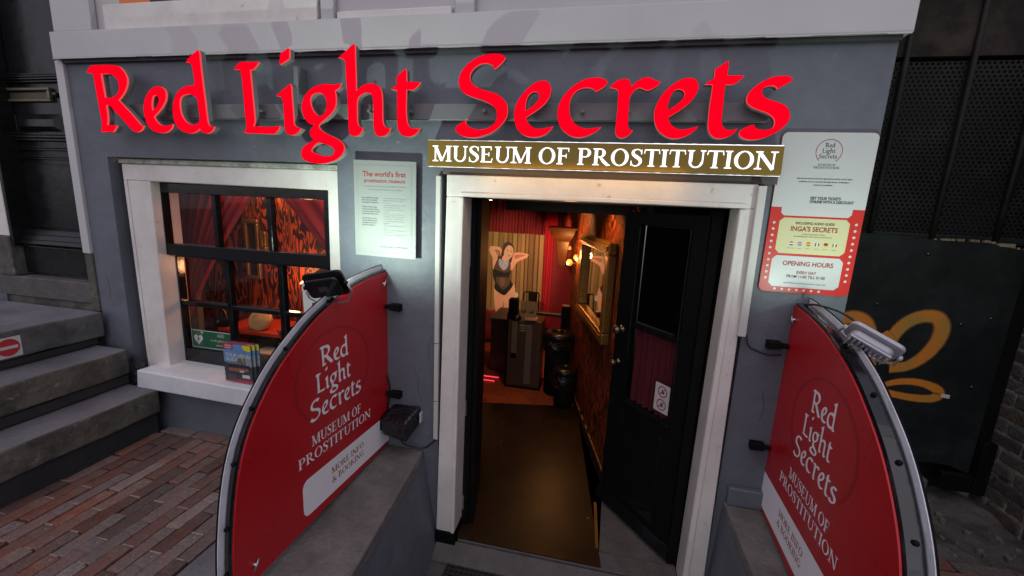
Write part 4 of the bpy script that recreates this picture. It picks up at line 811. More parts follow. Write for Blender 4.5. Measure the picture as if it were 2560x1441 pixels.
# cables and taped junction box
jb = thing('taped_junction_box', 'junction box wrapped in shiny black tape beside the lower left sign', 'box', (-.95,0,.3))
m = MB()
m.hexa([(-1.060,-.115,.235),(-.905,-.135,.222),(-.892,-.002,.262),(-1.055,-.002,.255),(-1.072,-.105,.322),(-.915,-.12,.330),(-.878,-.002,.378),(-1.045,-.002,.372)])
m.build('wrapped_box', TAPE, jb, bevel=.014, seg=3, smooth=False)
MB().hexa([(-1.090,-.095,.250),(-1.055,-.10,.235),(-1.05,-.01,.245),(-1.085,-.01,.26),(-1.092,-.09,.315),(-1.06,-.095,.325),(-1.05,-.01,.345),(-1.08,-.01,.335)]).build('clamp', BLACKM, jb, bevel=.008)
MB().box(-.880,-.872,-.03,-.004,.290,.345).build('white_tab', PLASTICW, jb)
def cable(label, pts, r=.0042):
    o = []
    for i in range(len(pts)-1):
        p = [Vector(pts[max(i-1,0)]), Vector(pts[i]), Vector(pts[i+1]), Vector(pts[min(i+2,len(pts)-1)])]
        for j in range(6):
            t = j/6; o.append(.5*(2*p[1]+(p[2]-p[0])*t+(2*p[0]-5*p[1]+4*p[2]-p[3])*t*t+(3*p[1]-p[0]-3*p[2]+p[3])*t**3))
    o.append(Vector(pts[-1])); m = MB(); m.tube(o, r, 7); return tag(m.build('cable', CABLE, None, smooth=True), label, 'cable')
cable('black cable looping from the taped box to the white trunking', [(-.965,-.10,.232),(-.950,-.07,.175),(-.900,-.035,.140),(-.845,-.02,.142),(-.79,-.012,.198)])
cable('black cable drooping along the wall edge of the left sign', [(-1.090,-.012,.56),(-1.066,-.012,.48),(-1.068,-.014,.40),(-1.075,-.02,.34)])
cable('black cable from the right trunking to the bracket of the right sign', [(.676,-.014,.955),(.690,-.03,.905),(.765,-.035,.880),(.822,-.03,.884)])
cable('black cable arching from the right sign tip to the grey floodlight', [(.874,-.02,1.112),(.885,-.12,1.135),(.895,-.28,1.14),(.90,-.42,1.115)])

# ================================================================== LEFT NEIGHBOUR: stoop and black door
stoop = thing('stone_stoop', 'dark weathered stone steps climbing left to the black neighbour door', 'steps', (-3.2,-.8,-.05))
Y0, Y1 = -2.3, -.060
def slab_(name, m_, x0, x1, z0, z1, top=None, bev=.012, y1=Y1):
    # slightly uneven slab, subdivided along its length so the worn nosing wanders
    mb = MB(); n_ = 16; ys = [Y0+(y1-Y0)*i/n_ for i in range(n_+1)]; V = []
    for y in ys:
        jx, jz = random.uniform(-.004,.004), random.uniform(-.003,.003)
        V.append([(x0,y,z0),(x1+jx*.6,y,z0+jz),(x1+jx,y,z1-.004+jz),(x0,y,z1)])
    vs = [p for r in V for p in r]; fs = []; mi = []
    for i in range(n_):
        for k in range(4): fs.append((i*4+k,(i+1)*4+k,(i+1)*4+(k+1)%4,i*4+(k+1)%4)); mi.append(1 if (k == 2 and top) else 0)
    fs += [(0,1,2,3), tuple(n_*4+k for k in (3,2,1,0))]; mi += [0,0]
    mb.v = vs; mb.f = fs; mb.mi = mi
    return mb.build(name, [m_, top] if top else m_, stoop, bevel=bev, seg=2)
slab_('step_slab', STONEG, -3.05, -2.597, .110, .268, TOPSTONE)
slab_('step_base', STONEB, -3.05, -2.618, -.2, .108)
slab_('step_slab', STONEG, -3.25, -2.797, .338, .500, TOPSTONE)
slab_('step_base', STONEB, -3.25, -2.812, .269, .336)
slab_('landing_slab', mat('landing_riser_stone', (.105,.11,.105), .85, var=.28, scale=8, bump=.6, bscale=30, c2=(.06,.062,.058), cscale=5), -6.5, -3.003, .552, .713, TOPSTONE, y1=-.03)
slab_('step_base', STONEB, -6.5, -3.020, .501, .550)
ne = thing('no_entry_sticker', 'white square sticker with red no entry sign on the landing riser', 'sticker', (-3.0,-.5,.62))
NE = lambda d: (lambda u, v: (-2.9965+d, u, v))
q_ = MB(); q_.sheet(rrect(-.532,-.425,.566,.676,.006), NE(0)); q_.build('white_square', PANELW, ne)
q_ = MB(); q_.sheet(disc(-.478,.621,.046,28), NE(.0008)); q_.build('red_disc', mat('no_entry_red', (.42,.025,.03), .4), ne)
q_ = MB(); q_.sheet([(-.516,.613),(-.440,.613),(-.440,.629),(-.516,.629)], NE(.0015)); q_.build('white_bar', PANELW, ne)

nb = thing('neighbour_front', 'dark front of the neighbouring house with white door jamb and stone foot', 'building', (-4.2,.1,.7))
box('front_wall', GREYWALL, nb, -6.5, -3.86, .0, .3, .2, 3.2)
MB().box(-3.86,-3.742,.002,.12,1.135,3.2).build('white_jamb', WHITE, nb, bevel=.004)
MB().box(-3.96,-3.742,-.006,.12,.875,1.133).build('jamb_stone', STONEG, nb, bevel=.006)
box('jamb_post', DOORBLACK, nb, -3.7415, -3.716, .004, .117, 1.075, 3.2, bevel=.003)
box('door_sill_stone', STONE, nb, -4.0, -3.1125, -.002, .20, .74, .873, bevel=.006)
box('wall_base', STONEG, nb, -4.5, -3.0, .012, .20, .2, .739)
box('lintel_wall', BLACKM, nb, -3.74, -3.113, .10, .3, 2.75, 3.2)
nd = thing('panelled_door', 'tall black panelled front door with a brass letter slot at the left edge', 'door', (-3.5,.12,.9))
box('leaf', DOORBLACK, nd, -3.96, -3.114, .118, .16, .90, 2.76)
def moulding(z0, z1, d, x0=-3.86, x1=-3.114, n_=3):
    m = MB()
    for k in range(n_):
        a = z0+(z1-z0)*k/n_; b = z0+(z1-z0)*(k+.8)/n_; dd = d*(.55+.45*math.sin(math.pi*(k+.5)/n_))
        m.box(x0, x1, .118-dd, .1175, a, b)
    m.build('moulding', DOORBLACK, nd, bevel=.003, seg=2)
moulding(2.086, 2.142, .030, n_=4); moulding(1.742, 1.793, .034, n_=3); moulding(1.684,1.712,.018,n_=2); moulding(1.628,1.655,.012,n_=2)
for x0, x1 in ((-3.86,-3.715),(-3.690,-3.34),(-3.32,-3.13)):       # row of raised diamond panels
    m = MB(); cx0, cx1 = x0+.028, x1-.028
    m.add([(x0,.1175,1.800),(x1,.1175,1.800),(x1,.1175,1.905),(x0,.1175,1.905),(cx0,.094,1.828),(cx1,.094,1.828),(cx1,.094,1.870),(cx0,.094,1.870)], [(0,1,5,4),(1,2,6,5),(2,3,7,6),(3,0,4,7),(4,5,6,7)])
    m.build('raised_panel', DOORBLACK, nd)
MB().box(-3.855,-3.722,.095,.1175,1.10,1.60).build('stile', DOORBLACK, nd, bevel=.004)
m = MB()
for k in range(26): 
    z = 1.20+random.random()**1.3*.33; x = -3.765+.012*random.random()-.03*(z-1.2)
    m.lathe([(.0035,0),(.002,.003)], (x,.0948,z), 6, (0,-1,0))
m.build('paint_blisters', DOORBLACK, nd, kind='stuff', smooth=True)
MB().quadxz([(-3.72,1.19),(-3.115,1.19),(-3.115,1.60),(-3.72,1.60)], .112, .1175).build('lower_panel', DOORBLACK, nd, bevel=.003)
m = MB()       # weather board: stepped slope
for z0, z1, y0 in ((1.150,1.182,.080),(1.118,1.149,.060),(1.092,1.117,.045),(1.070,1.091,.050)):
    m.hexa([(-3.90,y0-.014,z0),(-3.115,y0-.014,z0),(-3.115,.1175,z0),(-3.90,.1175,z0),(-3.90,y0+.004,z1),(-3.115,y0+.004,z1),(-3.115,.1175,z1),(-3.90,.1175,z1)])
m.build('weather_board', DOORBLACK, nd, bevel=.003, seg=2)
box('kick_board', DOORBLACK, nd, -3.93, -3.115, .060, .1175, .895, 1.069, bevel=.004)
m = MB()
for a in ((-3.768,-3.374,1.975,1.990),(-3.768,-3.374,2.040,2.056),(-3.768,-3.750,1.9905,2.0395),(-3.392,-3.374,1.9905,2.0395)): m.box(a[0],a[1],.096,.1175,a[2],a[3])
m.build('letter_slot_frame', BRASS, nd, bevel=.003)
box('letter_flap', mat('letter_flap_brass', (.10,.09,.06), .5, metal=.5), nd, -3.749, -3.393, .110, .117, 1.991, 2.031, bevel=.002)
MB().lathe([(.014,0),(.018,.01),(.014,.02),(.004,.025)], (-3.338,.1175,2.015), 14, (0,-1,0)).build('door_knob', BLACKP, nd, smooth=True)

# ================================================================== RIGHT: graffiti gate, grille, brick wall
gt = thing('graffiti_gate', 'black boarded gate with orange spray paint and perforated metal grille above, at the right edge', 'gate', (1.5,.5,.2))
gx0, gx1 = .98, 2.034
GATEM = mat('gate_dark_green_black', (.0085,.0110,.0105), .5, spec=.2, var=.35, scale=9, bump=.25, bscale=20, c2=(.016,.02,.019), cscale=3)
m = MB(); ed = [(gx0,.232),(1.60,.222),(1.785,.222),(1.80,.205),(1.86,.212),(1.95,.204),(2.0,.186),(gx1,.176)]
top = [(gx1,1.375),(1.99,1.378),(1.97,1.39),(1.90,1.392),(1.88,1.40),(1.60,1.405),(1.40,1.418),(gx0,1.425)]
m.prism(ed+top, FY(.500), FY(.530)); m.build('plywood_board', GATEM, gt)
m = MB()       # splintered pale edge along the top of the board
for k in range(30):
    x = 1.62+k*.0138; z = 1.405-.03*max(0,(x-1.85)/.15) if x < 1.99 else 1.375
    if random.random() < .7: m.box(x, x+random.uniform(.006,.018), .497, .512, z-.003, z+random.uniform(.002,.010))
m.box(1.905,1.965,.494,.515,1.386,1.402)
m.build('splintered_edge', mat('raw_wood', (.20,.15,.09), .9, var=.4), gt, kind='stuff')
# perforated sheet with real round holes
PERF = mat('perforated_steel_sheet', (.010,.009,.008), .6, spec=.2, metal=.1, var=.55, scale=5, c2=(.022,.020,.017), cscale=2.5, cthr=(.5,.8))
pitch = .0225; m = MB()
nx = int((2.04-gx0)/pitch)+1; rz = pitch*.866; nz_ = int((2.262-1.43)/rz)
for j in range(nz_):
    for i in range(nx):
        cx = gx0+i*pitch+(pitch/2 if j % 2 else 0); cz = 1.432+j*rz; k = len(m.v)
        a, b = pitch/2, rz/2
        o_ = [(cx+a,cz),(cx+a,cz+b),(cx,cz+b),(cx-a,cz+b),(cx-a,cz),(cx-a,cz-b),(cx,cz-b),(cx+a,cz-b)]
        r_ = .0072
        for x, z in o_: m.v.append((x,.540,z))
        for t in range(8): m.v.append((cx+r_*math.cos(t*math.pi/4), .540, cz+r_*math.sin(t*math.pi/4)))
        for t in range(8):
            m.f.append((k+t, k+8+t, k+8+(t+1)%8, k+(t+1)%8)); m.mi.append(0)
pf = m.build('perforated_sheet', PERF, gt, kind='stuff')
box('grille_backing', mat('void_black', (.002,.002,.002), .9), gt, gx0, 2.3, .60, .64, 1.2, 3.2)
box('upper_panel', mat('sooty_upper_boards', (.010,.008,.006), .7, spec=.15, var=.6, scale=4, bump=.4, bscale=12, c2=(.028,.022,.017), cscale=5), gt, gx0, 2.3, .535, .55, 2.262, 3.2)
for x in (1.100,1.362,1.637,1.905):
    m = MB(); m.tube([(x,.528,1.405),(x+.003,.524,1.8),(x,.528,2.9)], .0125, 8); m.build('bar', PERF, gt, smooth=True)
box('cross_rail', GATEM, gt, gx0, 2.10, .532, .56, 1.392, 1.43, bevel=.004)
for p_ in ((1.446,1.056),(1.95,1.027),(1.946,.659),(1.83,.985),(1.15,1.30),(1.62,1.33),(1.30,.55)):
    MB().lathe([(.009,0),(.009,.003),(.004,.007),(.001,.008)], (p_[0],.4995,p_[1]), 12, (0,-1,0)).build('bolt_head', mat('bolt_steel', (.06,.06,.06), .3, metal=.8), gt, smooth=True)
box('gate_post', BLACKM, gt, 2.036, 2.10, .505, .60, .06, 3.2, bevel=.004)
box('gate_foot', BLACKM, gt, 1.90, 2.132, .47, .505, .075, .18, bevel=.01)
box('post_shoe', BLACKM, gt, 2.037, 2.098, .455, .504, .08, .38, bevel=.006)
box('void_under_gate', mat('void_black', (.002,.002,.002)), gt, gx0, 2.1, .62, .66, -.1, .3)
box('rear_kerb', STONE, gt, 1.3, 1.9, .535, .615, -.06, .085, bevel=.01)
def stroke(pts, w, name='spray_stroke', parent=gt, y=.4985, mtl=None):
    o = []
    n = len(pts); ws = w if isinstance(w, list) else [w]*n
    P = []; Wd = []
    for i in range(n-1):
        p = [pts[max(i-1,0)], pts[i], pts[i+1], pts[min(i+2,n-1)]]
        for j in range(6):
            t = j/6; t2, t3 = t*t, t**3
            P.append(tuple(.5*(2*p[1][c]+(p[2][c]-p[0][c])*t+(2*p[0][c]-5*p[1][c]+4*p[2][c]-p[3][c])*t2+(3*p[1][c]-p[0][c]-3*p[2][c]+p[3][c])*t3) for c in (0,1))); Wd.append(ws[i]+(ws[i+1]-ws[i])*t)
    P.append(pts[-1]); Wd.append(ws[-1]); v = []; f = []; uvs = []
    for i, (x, z) in enumerate(P):
        a, b = P[max(i-1,0)], P[min(i+1,len(P)-1)]; dx, dz = b[0]-a[0], b[1]-a[1]; l = math.hypot(dx,dz) or 1
        for k in (-1, 1): v.append((x-dz/l*Wd[i]/2*k, y, z+dx/l*Wd[i]/2*k)); uvs.append((i/10, (k+1)/2))
    for i in range(len(P)-1): f.append((i*2,i*2+1,i*2+3,i*2+2))
    me = bpy.data.meshes.new(name); L_ = Vector(parent.location); me.from_pydata([tuple(Vector(q)-L_) for q in v], [], f)
    uv = me.uv_layers.new(name='UVMap')
    for lp in me.loops: uv.data[lp.index].uv = uvs[lp.vertex_index]
    me.materials.append(mtl or SPRAY); ob = bpy.data.objects.new(name, me); link(ob, parent); return ob
stroke([(1.545,.815),(1.553,.895),(1.592,.965),(1.655,1.008),(1.722,1.010),(1.755,.965),(1.752,.895),(1.722,.822),(1.680,.768),(1.632,.733),(1.565,.722)], [.05,.075,.08,.08,.085,.09,.085,.08,.07,.065,.08], y=.4988)
stroke([(1.535,.605),(1.603,.641),(1.680,.655),(1.748,.648),(1.800,.625),(1.812,.596),(1.780,.572),(1.700,.566),(1.619,.573),(1.540,.585)], [.03,.042,.045,.05,.06,.065,.055,.05,.045,.05], y=.4982)
stroke([(1.26,.93),(1.310,.965),(1.365,.975),(1.415,.945),(1.447,.868),(1.462,.783),(1.470,.690),(1.45,.60)], [.07,.08,.09,.09,.09,.085,.07,.05], y=.4976)
stroke([(1.50,.905),(1.535,.865),(1.545,.80),(1.52,.74)], [.06,.085,.08,.04], y=.4970)
MB().quadxz([(1.822,.588),(1.862,.584),(1.862,.604),(1.824,.608)], .4962, .4966).build('white_tape', PANELW, gt)

bw = thing('brick_wall', 'sooty brick wall with pale mortar on the far right', 'wall', (2.1,0,0))
box('mortar_core', MORTAR, bw, 2.106, 2.40, -1.3, .548, -.15, 2.2)
def wbrick(l, h):
    m = MB(); j = .003; r = lambda: random.uniform(-j, j)
    m.hexa([(0+r(),-l/2+r(),-h/2+r()),(.05,-l/2+r(),-h/2+r()),(.05,l/2+r(),-h/2+r()),(0+r(),l/2+r(),-h/2+r()),(0+r(),-l/2+r(),h/2+r()),(.05,-l/2+r(),h/2+r()),(.05,l/2+r(),h/2+r()),(0+r(),l/2+r(),h/2+r())])
    me = bpy.data.meshes.new('brick'); me.from_pydata(m.v, [], m.f); me.materials.append(BRICKW); return me
WB = [wbrick(.185,.059) for _ in range(6)]; WH = [wbrick(.088,.059) for _ in range(4)]
for r in range(19):
    z = -.035+r*.0735; y = .545; k = r % 2
    while y > -.75:
        head = (k % 2 == 1); l = .088 if head else .185
        o = bpy.data.objects.new('brick', random.choice(WH if head else WB)); COL.objects.link(o); o.parent = bw
        o.location = Vector((2.100+random.uniform(-.004,.003), y-l/2, z))-bw.location; o.rotation_euler = (random.uniform(-.015,.015),0,random.uniform(-.02,.02))
        md = o.modifiers.new('worn_edges', 'BEVEL'); md.width = .007; md.segments = 2
        y -= l+.0125; k += 1

# ================================================================== INTERIOR seen through the door
iw = thing('museum_interior', 'dark red and orange painted rooms behind the doorway and window', 'room', (-.7,2,-.4))
DW = Vector((-.22793,.97368,0)).normalized(); NW = Vector((DW.y,-DW.x,0)); P0 = Vector((.169,.696,-.4))
def WP(s, z, off=0): p = P0+DW*s-NW*off; return (p.x, p.y, z)
def wallbox(s0, s1, o0, o1, z0, z1): 
    return [WP(s0,z0,o1),WP(s0,z0,o0),WP(s1,z0,o0),WP(s1,z0,o1),WP(s0,z1,o1),WP(s0,z1,o0),WP(s1,z1,o0),WP(s1,z1,o1)]
MB().hexa(wallbox(-.02,1.95,-.06,0,-.45,1.62)).build('flame_wall', FLAME, iw)
MB().hexa(wallbox(1.95,2.9,-.06,0,.90,1.44)).build('flame_wall', FLAME, iw)
MB().hexa(wallbox(-.02,1.9,.0005,.016,-.40,-.335)).build('skirting', DARKBROWN, iw, bevel=.003)
m = MB()
for s0 in [i*.16 for i in range(0,12)]: m.hexa(wallbox(s0, s0+random.uniform(.05,.15), .0005, .007, -.334, -.330))
m.build('skirting_chips', mat('worn_gold_edge', (.45,.26,.08), .5), iw)
MB().hexa([(-.655,-.006,-.404),(.13,-.006,-.404),(-.09,1.84,-.44),(-1.20,1.60,-.44),(-.655,-.006,-.400),(.150,-.006,-.400),(-.09,1.84,-.400),(-1.20,1.60,-.400)]).build('lobby_floor', LINO, iw)
MB().hexa([(.14,.1085,-.44),(.545,.1085,-.44),(.45,.75,-.44),(.16,.75,-.44),(.14,.1085,-.404),(.545,.1085,-.404),(.45,.75,-.404),(.16,.75,-.404)]).build('side_floor', STONE, iw)
MB().hexa([(.118,.12,-.4035),(.136,.12,-.4035),(.120,.50,-.4035),(.102,.50,-.4035),(.118,.12,-.396),(.136,.12,-.396),(.120,.50,-.396),(.102,.50,-.396)]).build('floor_trim', FRAMEGOLD, iw)
MB().hexa([(-1.22,1.605,-.44),(-.088,1.843,-.44),(.0,4.2,-.44),(-2.2,4.2,-.44),(-1.22,1.605,-.3985),(-.088,1.843,-.3985),(.0,4.2,-.3985),(-2.2,4.2,-.3985)]).build('carpet', LEOP, iw)
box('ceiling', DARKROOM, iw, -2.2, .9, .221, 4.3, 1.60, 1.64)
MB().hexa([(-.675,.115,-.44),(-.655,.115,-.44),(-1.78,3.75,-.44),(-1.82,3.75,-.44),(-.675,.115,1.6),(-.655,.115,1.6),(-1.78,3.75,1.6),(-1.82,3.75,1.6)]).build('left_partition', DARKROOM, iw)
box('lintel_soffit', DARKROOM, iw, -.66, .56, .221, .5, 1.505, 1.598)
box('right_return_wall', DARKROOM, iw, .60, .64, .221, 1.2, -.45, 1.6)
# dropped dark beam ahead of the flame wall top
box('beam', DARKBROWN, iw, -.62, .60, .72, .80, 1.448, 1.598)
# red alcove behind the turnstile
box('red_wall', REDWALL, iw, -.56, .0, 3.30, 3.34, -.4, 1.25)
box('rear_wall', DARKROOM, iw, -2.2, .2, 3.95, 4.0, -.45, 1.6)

def drape(name, x0, x1, y, z0, z1, waves, amp, m_, parent, path=None, label=None, nz=8):
    """hanging folds; path(t, s) may shift a point sideways (tied back curtains)"""
    n_ = waves*8; v = []; f = []
    for j in range(nz+1):
        s = j/nz
        for i in range(n_+1):
            t = i/n_; x = x0+(x1-x0)*t
            if path: x = path(t, s)
            yy = y+amp*math.sin(t*waves*2*math.pi+.6*math.sin(t*9))*(1-.25*s)+amp*.3*math.sin(t*waves*4.7+s*2)
            v.append((x, yy, z1+(z0-z1)*s))
    for j in range(nz):
        for i in range(n_): a = j*(n_+1)+i; f.append((a, a+n_+1, a+n_+2, a+1))
    k = len(v); v2 = v+[(x, yy+.006, z) for x, yy, z in v]; f2 = f+[tuple(q+k for q in reversed(g)) for g in f]
    m = MB(); m.add(v2, f2); o = m.build(name, m_, parent, smooth=True)
    return o
dr = thing('stage_drape', 'tall dark red drape hanging behind the printed stage photograph', 'curtain', (-1.1,3.5,.5))
drape('drape', -1.75, -.50, 3.52, -.3, 1.56, 15, .030, REDDRAPE, dr)
dr2 = thing('side_drape', 'red drape strip in a painted lit tone right of the printed stage photograph', 'curtain', (-.62,3.42,.5))
drape('drape', -.70, -.535, 3.42, -.1, 1.52, 4, .018, mat('lit_red_velvet', (.42,.012,.025), .7), dr2)  # brighter copy of the velvet, lamplight put into its colour

# life-size printed stage photograph: flat print on a board
bd = thing('printed_stage_photo', 'life size printed photo of a woman in a black bodysuit before gold stage curtains', 'photo print', (-1.14,3.38,-.36))
BX = lambda u, v: ((u-82)/962.0*.862-1.572, v)   # print pixels -> metres across
PXX = lambda px: -1.5725+(px-105)/(1060-105)*.850
PZZ = lambda px, py: 1.133-(py-108)/(1185-108)*1.05-.004*(px-105)/955
BB = lambda k: (lambda u, v: (PXX(u), 3.3995-.0012*k, PZZ(u, v)))
m = MB(); m.prism([(-1.64,-.345),(-.722,-.345),(-.722,1.128),(-1.64,1.135)], FY(3.402), FY(3.412)); m.build('board', REDWALL, bd)
m = MB()      # printed curtain folds with their printed tones
tones = [mat('print_gold_%d' % i, c, .75, var=.22, scale=5, stretch=(2,1,.4)) for i, c in enumerate([(.30,.18,.06),(.16,.085,.025),(.22,.125,.038),(.06,.03,.012)])]
x = 105; k = 0
seq = [(52,0),(16,3),(50,0),(16,1),(72,2),(14,3),(76,0),(14,3),(62,2),(14,1),(48,0),(16,3),(54,2),(14,3),(58,0),(16,3),(46,2),(14,1),(44,0),(18,3),(36,2),(16,3),(60,1),(24,3),(46,2),(20,3),(56,0),(9,1)]
for w_, t_ in seq:
    m.sheet([(x,108+random.uniform(-5,5)),(x+6,1185),(x+w_+6,1185),(x+w_,108+random.uniform(-5,5))][::1], BB(0), t_); x += w_
m.build('printed_curtain', tones, bd)
SK = mat('print_skin', (.68,.36,.25), .6, var=.08); SK2 = mat('print_skin_shade', (.42,.17,.10), .6, var=.1); HR = mat('print_hair', (.035,.014,.010), .6)
BK = mat('print_black', (.006,.005,.006), .6, var=0); SH = mat('print_sheer', (.085,.045,.03), .6, var=.1); NK = mat('print_necklace', (.34,.38,.52), .5, var=.5, scale=60)
def pic(nm, polys, m_, k):
    m = MB()
    for i, p in enumerate(polys):
        q = smooth_loop([(a, b, 0) for a, b in p], 3); m.sheet(q, BB(k+i*.3))
    return m.build(nm, m_, bd)
pic('printed_legs', [[(375,870),(368,960),(378,1090),(402,1210),(412,1290),(420,1345),(485,1345),(492,1230),(515,1090),(530,965),(470,900)],[(515,950),(528,1080),(538,1200),(548,1260),(556,1345),(610,1340),(622,1250),(650,1130),(684,960),(692,880),(665,800),(600,880)]], SK, 1)
pic('printed_arms', [[(335,610),(325,520),(318,450),(275,385),(268,335),(295,300),(350,300),(420,305),(462,345),(478,420),(472,478),(452,450),(430,360),(385,345),(352,350),(385,400),(402,450),(395,520),(360,590)],[(598,500),(615,430),(640,380),(700,362),(780,365),(855,375),(862,395),(840,425),(760,460),(705,490),(665,545),(625,610),(602,590)]], SK, 2)
pic('printed_arm_shade', [[(660,400),(760,385),(820,392),(740,425),(670,450)],[(395,360),(420,365),(415,420),(398,425)]], SK2, 2.7)
pic('printed_torso', [[(420,440),(385,510),(350,590),(335,680),(350,740),(375,800),(372,885),(440,935),(525,965),(580,920),(655,812),(610,750),(598,690),(608,620),(604,540),(590,470),(560,440),(490,430)]], BK, 3)
pic('printed_sheer', [[(395,722),(480,712),(590,716),(604,780),(560,850),(500,888),(430,830),(388,775)],[(425,470),(500,460),(590,480),(600,560),(598,615),(520,650),(430,630),(350,605),(385,530)]], SH, 3.6)
pic('printed_midriff_light', [[(450,735),(500,725),(530,760),(520,820),(480,840),(450,800)]], mat('print_sheer_light', (.15,.08,.055), .6), 4.3)
pic('printed_bra', [[(337,625),(380,615),(440,640),(490,660),(550,640),(605,622),(600,690),(550,715),(480,700),(400,718),(345,700)]], BK, 4.6)
pic('printed_hair', [[(470,330),(490,260),(540,228),(600,240),(640,290),(650,345),(630,420),(612,500),(590,500),(560,470),(490,430),(455,440),(455,390)]], HR, 5)
pic('printed_neck', [[(480,430),(520,400),(575,450),(570,480),(530,520),(470,470)]], SK, 5.4)
pic('printed_face', [[(540,285),(590,275),(632,310),(640,360),(620,420),(575,462),(530,455),(498,410),(500,350)]], mat('print_face', (.60,.36,.25), .6, var=.05), 5.8)
pic('printed_smile', [[(548,395),(575,412),(598,405),(575,425)],[(540,335),(565,345),(560,352),(538,345)],[(598,350),(618,342),(618,352),(600,358)]], mat('print_lips', (.20,.05,.04), .6), 6.3)
pic('printed_necklace', [[(428,462),(450,470),(500,500),(545,475),(575,465),(566,560),(520,612),(480,608),(435,560),(422,510)]], NK, 6.4)
pic('printed_tray', [[(680,915),(720,912),(742,945),(720,980),(670,988)]], PANELW, 1)
pic('printed_fan', [[(635,1135),(665,1118),(695,1150),(692,1200),(670,1225),(645,1185)]], mat('print_cream', (.5,.4,.2), .6), .5)
pic('printed_shoes', [[(105,1150),(125,1130),(130,1165)],[(170,1165),(200,1100),(240,1140),(240,1185),(200,1175)],[(280,1190),(320,1160),(345,1185),(340,1200)]], mat('print_shoe', (.22,.12,.08), .6), .5)
pic('printed_floor_shadow', [[(110,1200),(330,1240),(420,1400),(330,1420),(200,1330)]], mat('print_floor_shadow_red', (.10,.008,.010), .7), .5)

# black bistro chair, counter, turnstile box, bins, post, LED strips
chh = thing('metal_chair', 'black metal chair standing at the right edge of the stage photo', 'chair', (-.79,3.1,-.4))
MB().tube([(-.90,3.12,-.40),(-.892,3.14,.05),(-.888,3.16,.40),(-.868,3.165,.418),(-.715,3.165,.418),(-.695,3.16,.40),(-.69,3.14,.05),(-.685,3.12,-.40)], .009, 8).build('back_frame', BLACKM, chh, smooth=True)
MB().hexa([(-.815,3.15,.05),(-.725,3.15,.05),(-.725,3.165,.05),(-.815,3.165,.05),(-.83,3.155,.41),(-.715,3.155,.41),(-.715,3.17,.41),(-.83,3.17,.41)]).build('back_splat', BLACKM, chh)
box('seat', BLACKM, chh, -.91, -.68, 2.90, 3.14, .03, .05, bevel=.01)
for sx_ in (-.90,-.69): MB().tube([(sx_,2.92,.03),(sx_*1.005,2.90,-.40)], .009, 8).build('leg', BLACKM, chh)
cb = thing('ticket_counter', 'low dark brown counter behind the kiosk box in the lobby', 'counter', (-1.0,2.6,-.4))
box('body', DARKBROWN, cb, -1.125, -.80, 2.45, 2.95, -.40, .215, bevel=.004)
box('top', mat('counter_top', (.07,.045,.035), .35), cb, -1.14, -.79, 2.43, 2.97, .2155, .235, bevel=.003)
box('red_note', mat('red_note', (.2,.02,.02), .6), cb, -.92, -.89, 2.446, 2.4495, .05, .13)
kb = thing('kiosk_box', 'narrow brown leaflet kiosk with pale grey columns and a small square plate', 'kiosk', (-.68,2.2,-.4))
box('body', mat('kiosk_brown', (.075,.040,.025), .4, var=.25, scale=6), kb, -.852, -.50, 2.09, 2.38, -.385, .33, bevel=.006)
box('base', BLACKM, kb, -.862, -.485, 2.075, 2.39, -.40, -.3855, bevel=.002)
box('dark_edge', BLACKM, kb, -.866, -.8525, 2.085, 2.39, -.385, .40)
box('column', mat('kiosk_grey', (.15,.12,.095), .4), kb, -.812, -.752, 2.072, 2.0895, -.02, .325, bevel=.005)
box('column', mat('kiosk_grey'), kb, -.665, -.595, 2.072, 2.0895, -.34, .29, bevel=.005)
box('plate', mat('plate_beige', (.32,.27,.19), .5), kb, -.727, -.672, 2.084, 2.0895, .222, .290)
m = MB(); 
for a_ in ((-.715,.268),(-.690,.268),(-.715,.243),(-.690,.243)): m.sheet([(a_[0]+p*.008, a_[1]+q*.008) for p,q in ((-1,-1),(1,-1),(1,1),(-1,1))], FY(2.0835))
m.build('plate_pattern', BLACKM, kb)
box('slot', BLACKM, kb, -.812, -.755, 2.080, 2.0895, -.075, -.025)
box('head', BLACKM, kb, -.862, -.765, 2.10, 2.2, .33, .545, bevel=.01)
MB().lathe([(.05,0),(.055,.02),(.04,.05)], (-.775,2.11,.335), 14).build('black_cap', BLACKP, kb, smooth=True)
MB().lathe([(.045,0),(.05,.015),(.03,.03)], (-.605,2.13,.33), 14).build('black_cap', BLACKP, kb, smooth=True)
fb = thing('leaflet_board', 'small tan leaflet with two dark mask shapes standing on the kiosk', 'leaflet', (-.66,2.12,.34))
MB().quadxz([(-.742,.36),(-.572,.36),(-.570,.53),(-.738,.535)], 2.12, 2.126).build('card', mat('tan_card', (.33,.24,.13), .6, var=.06), fb)
m = MB()
for cx in (-.700,-.620):
    p = [(cx+.026*math.cos(rad(t))*(1+.2*math.sin(rad(2*t))), .425+.021*math.sin(rad(t))) for t in range(0,360,30)]; q = [(cx-.003+.015*math.cos(rad(t)), .432+.008*math.sin(rad(t))) for t in range(0,360,30)]
    put(m, curve_mesh([p, q]), FY(2.1192))
m.build('mask_print', TEXTDK, fb)
MB().quadxz([(-.68,.345),(-.555,.345),(-.555,.362),(-.68,.362)], 2.07, 2.18).build('paper_pile', mat('paper_tan', (.45,.35,.22), .6), fb)
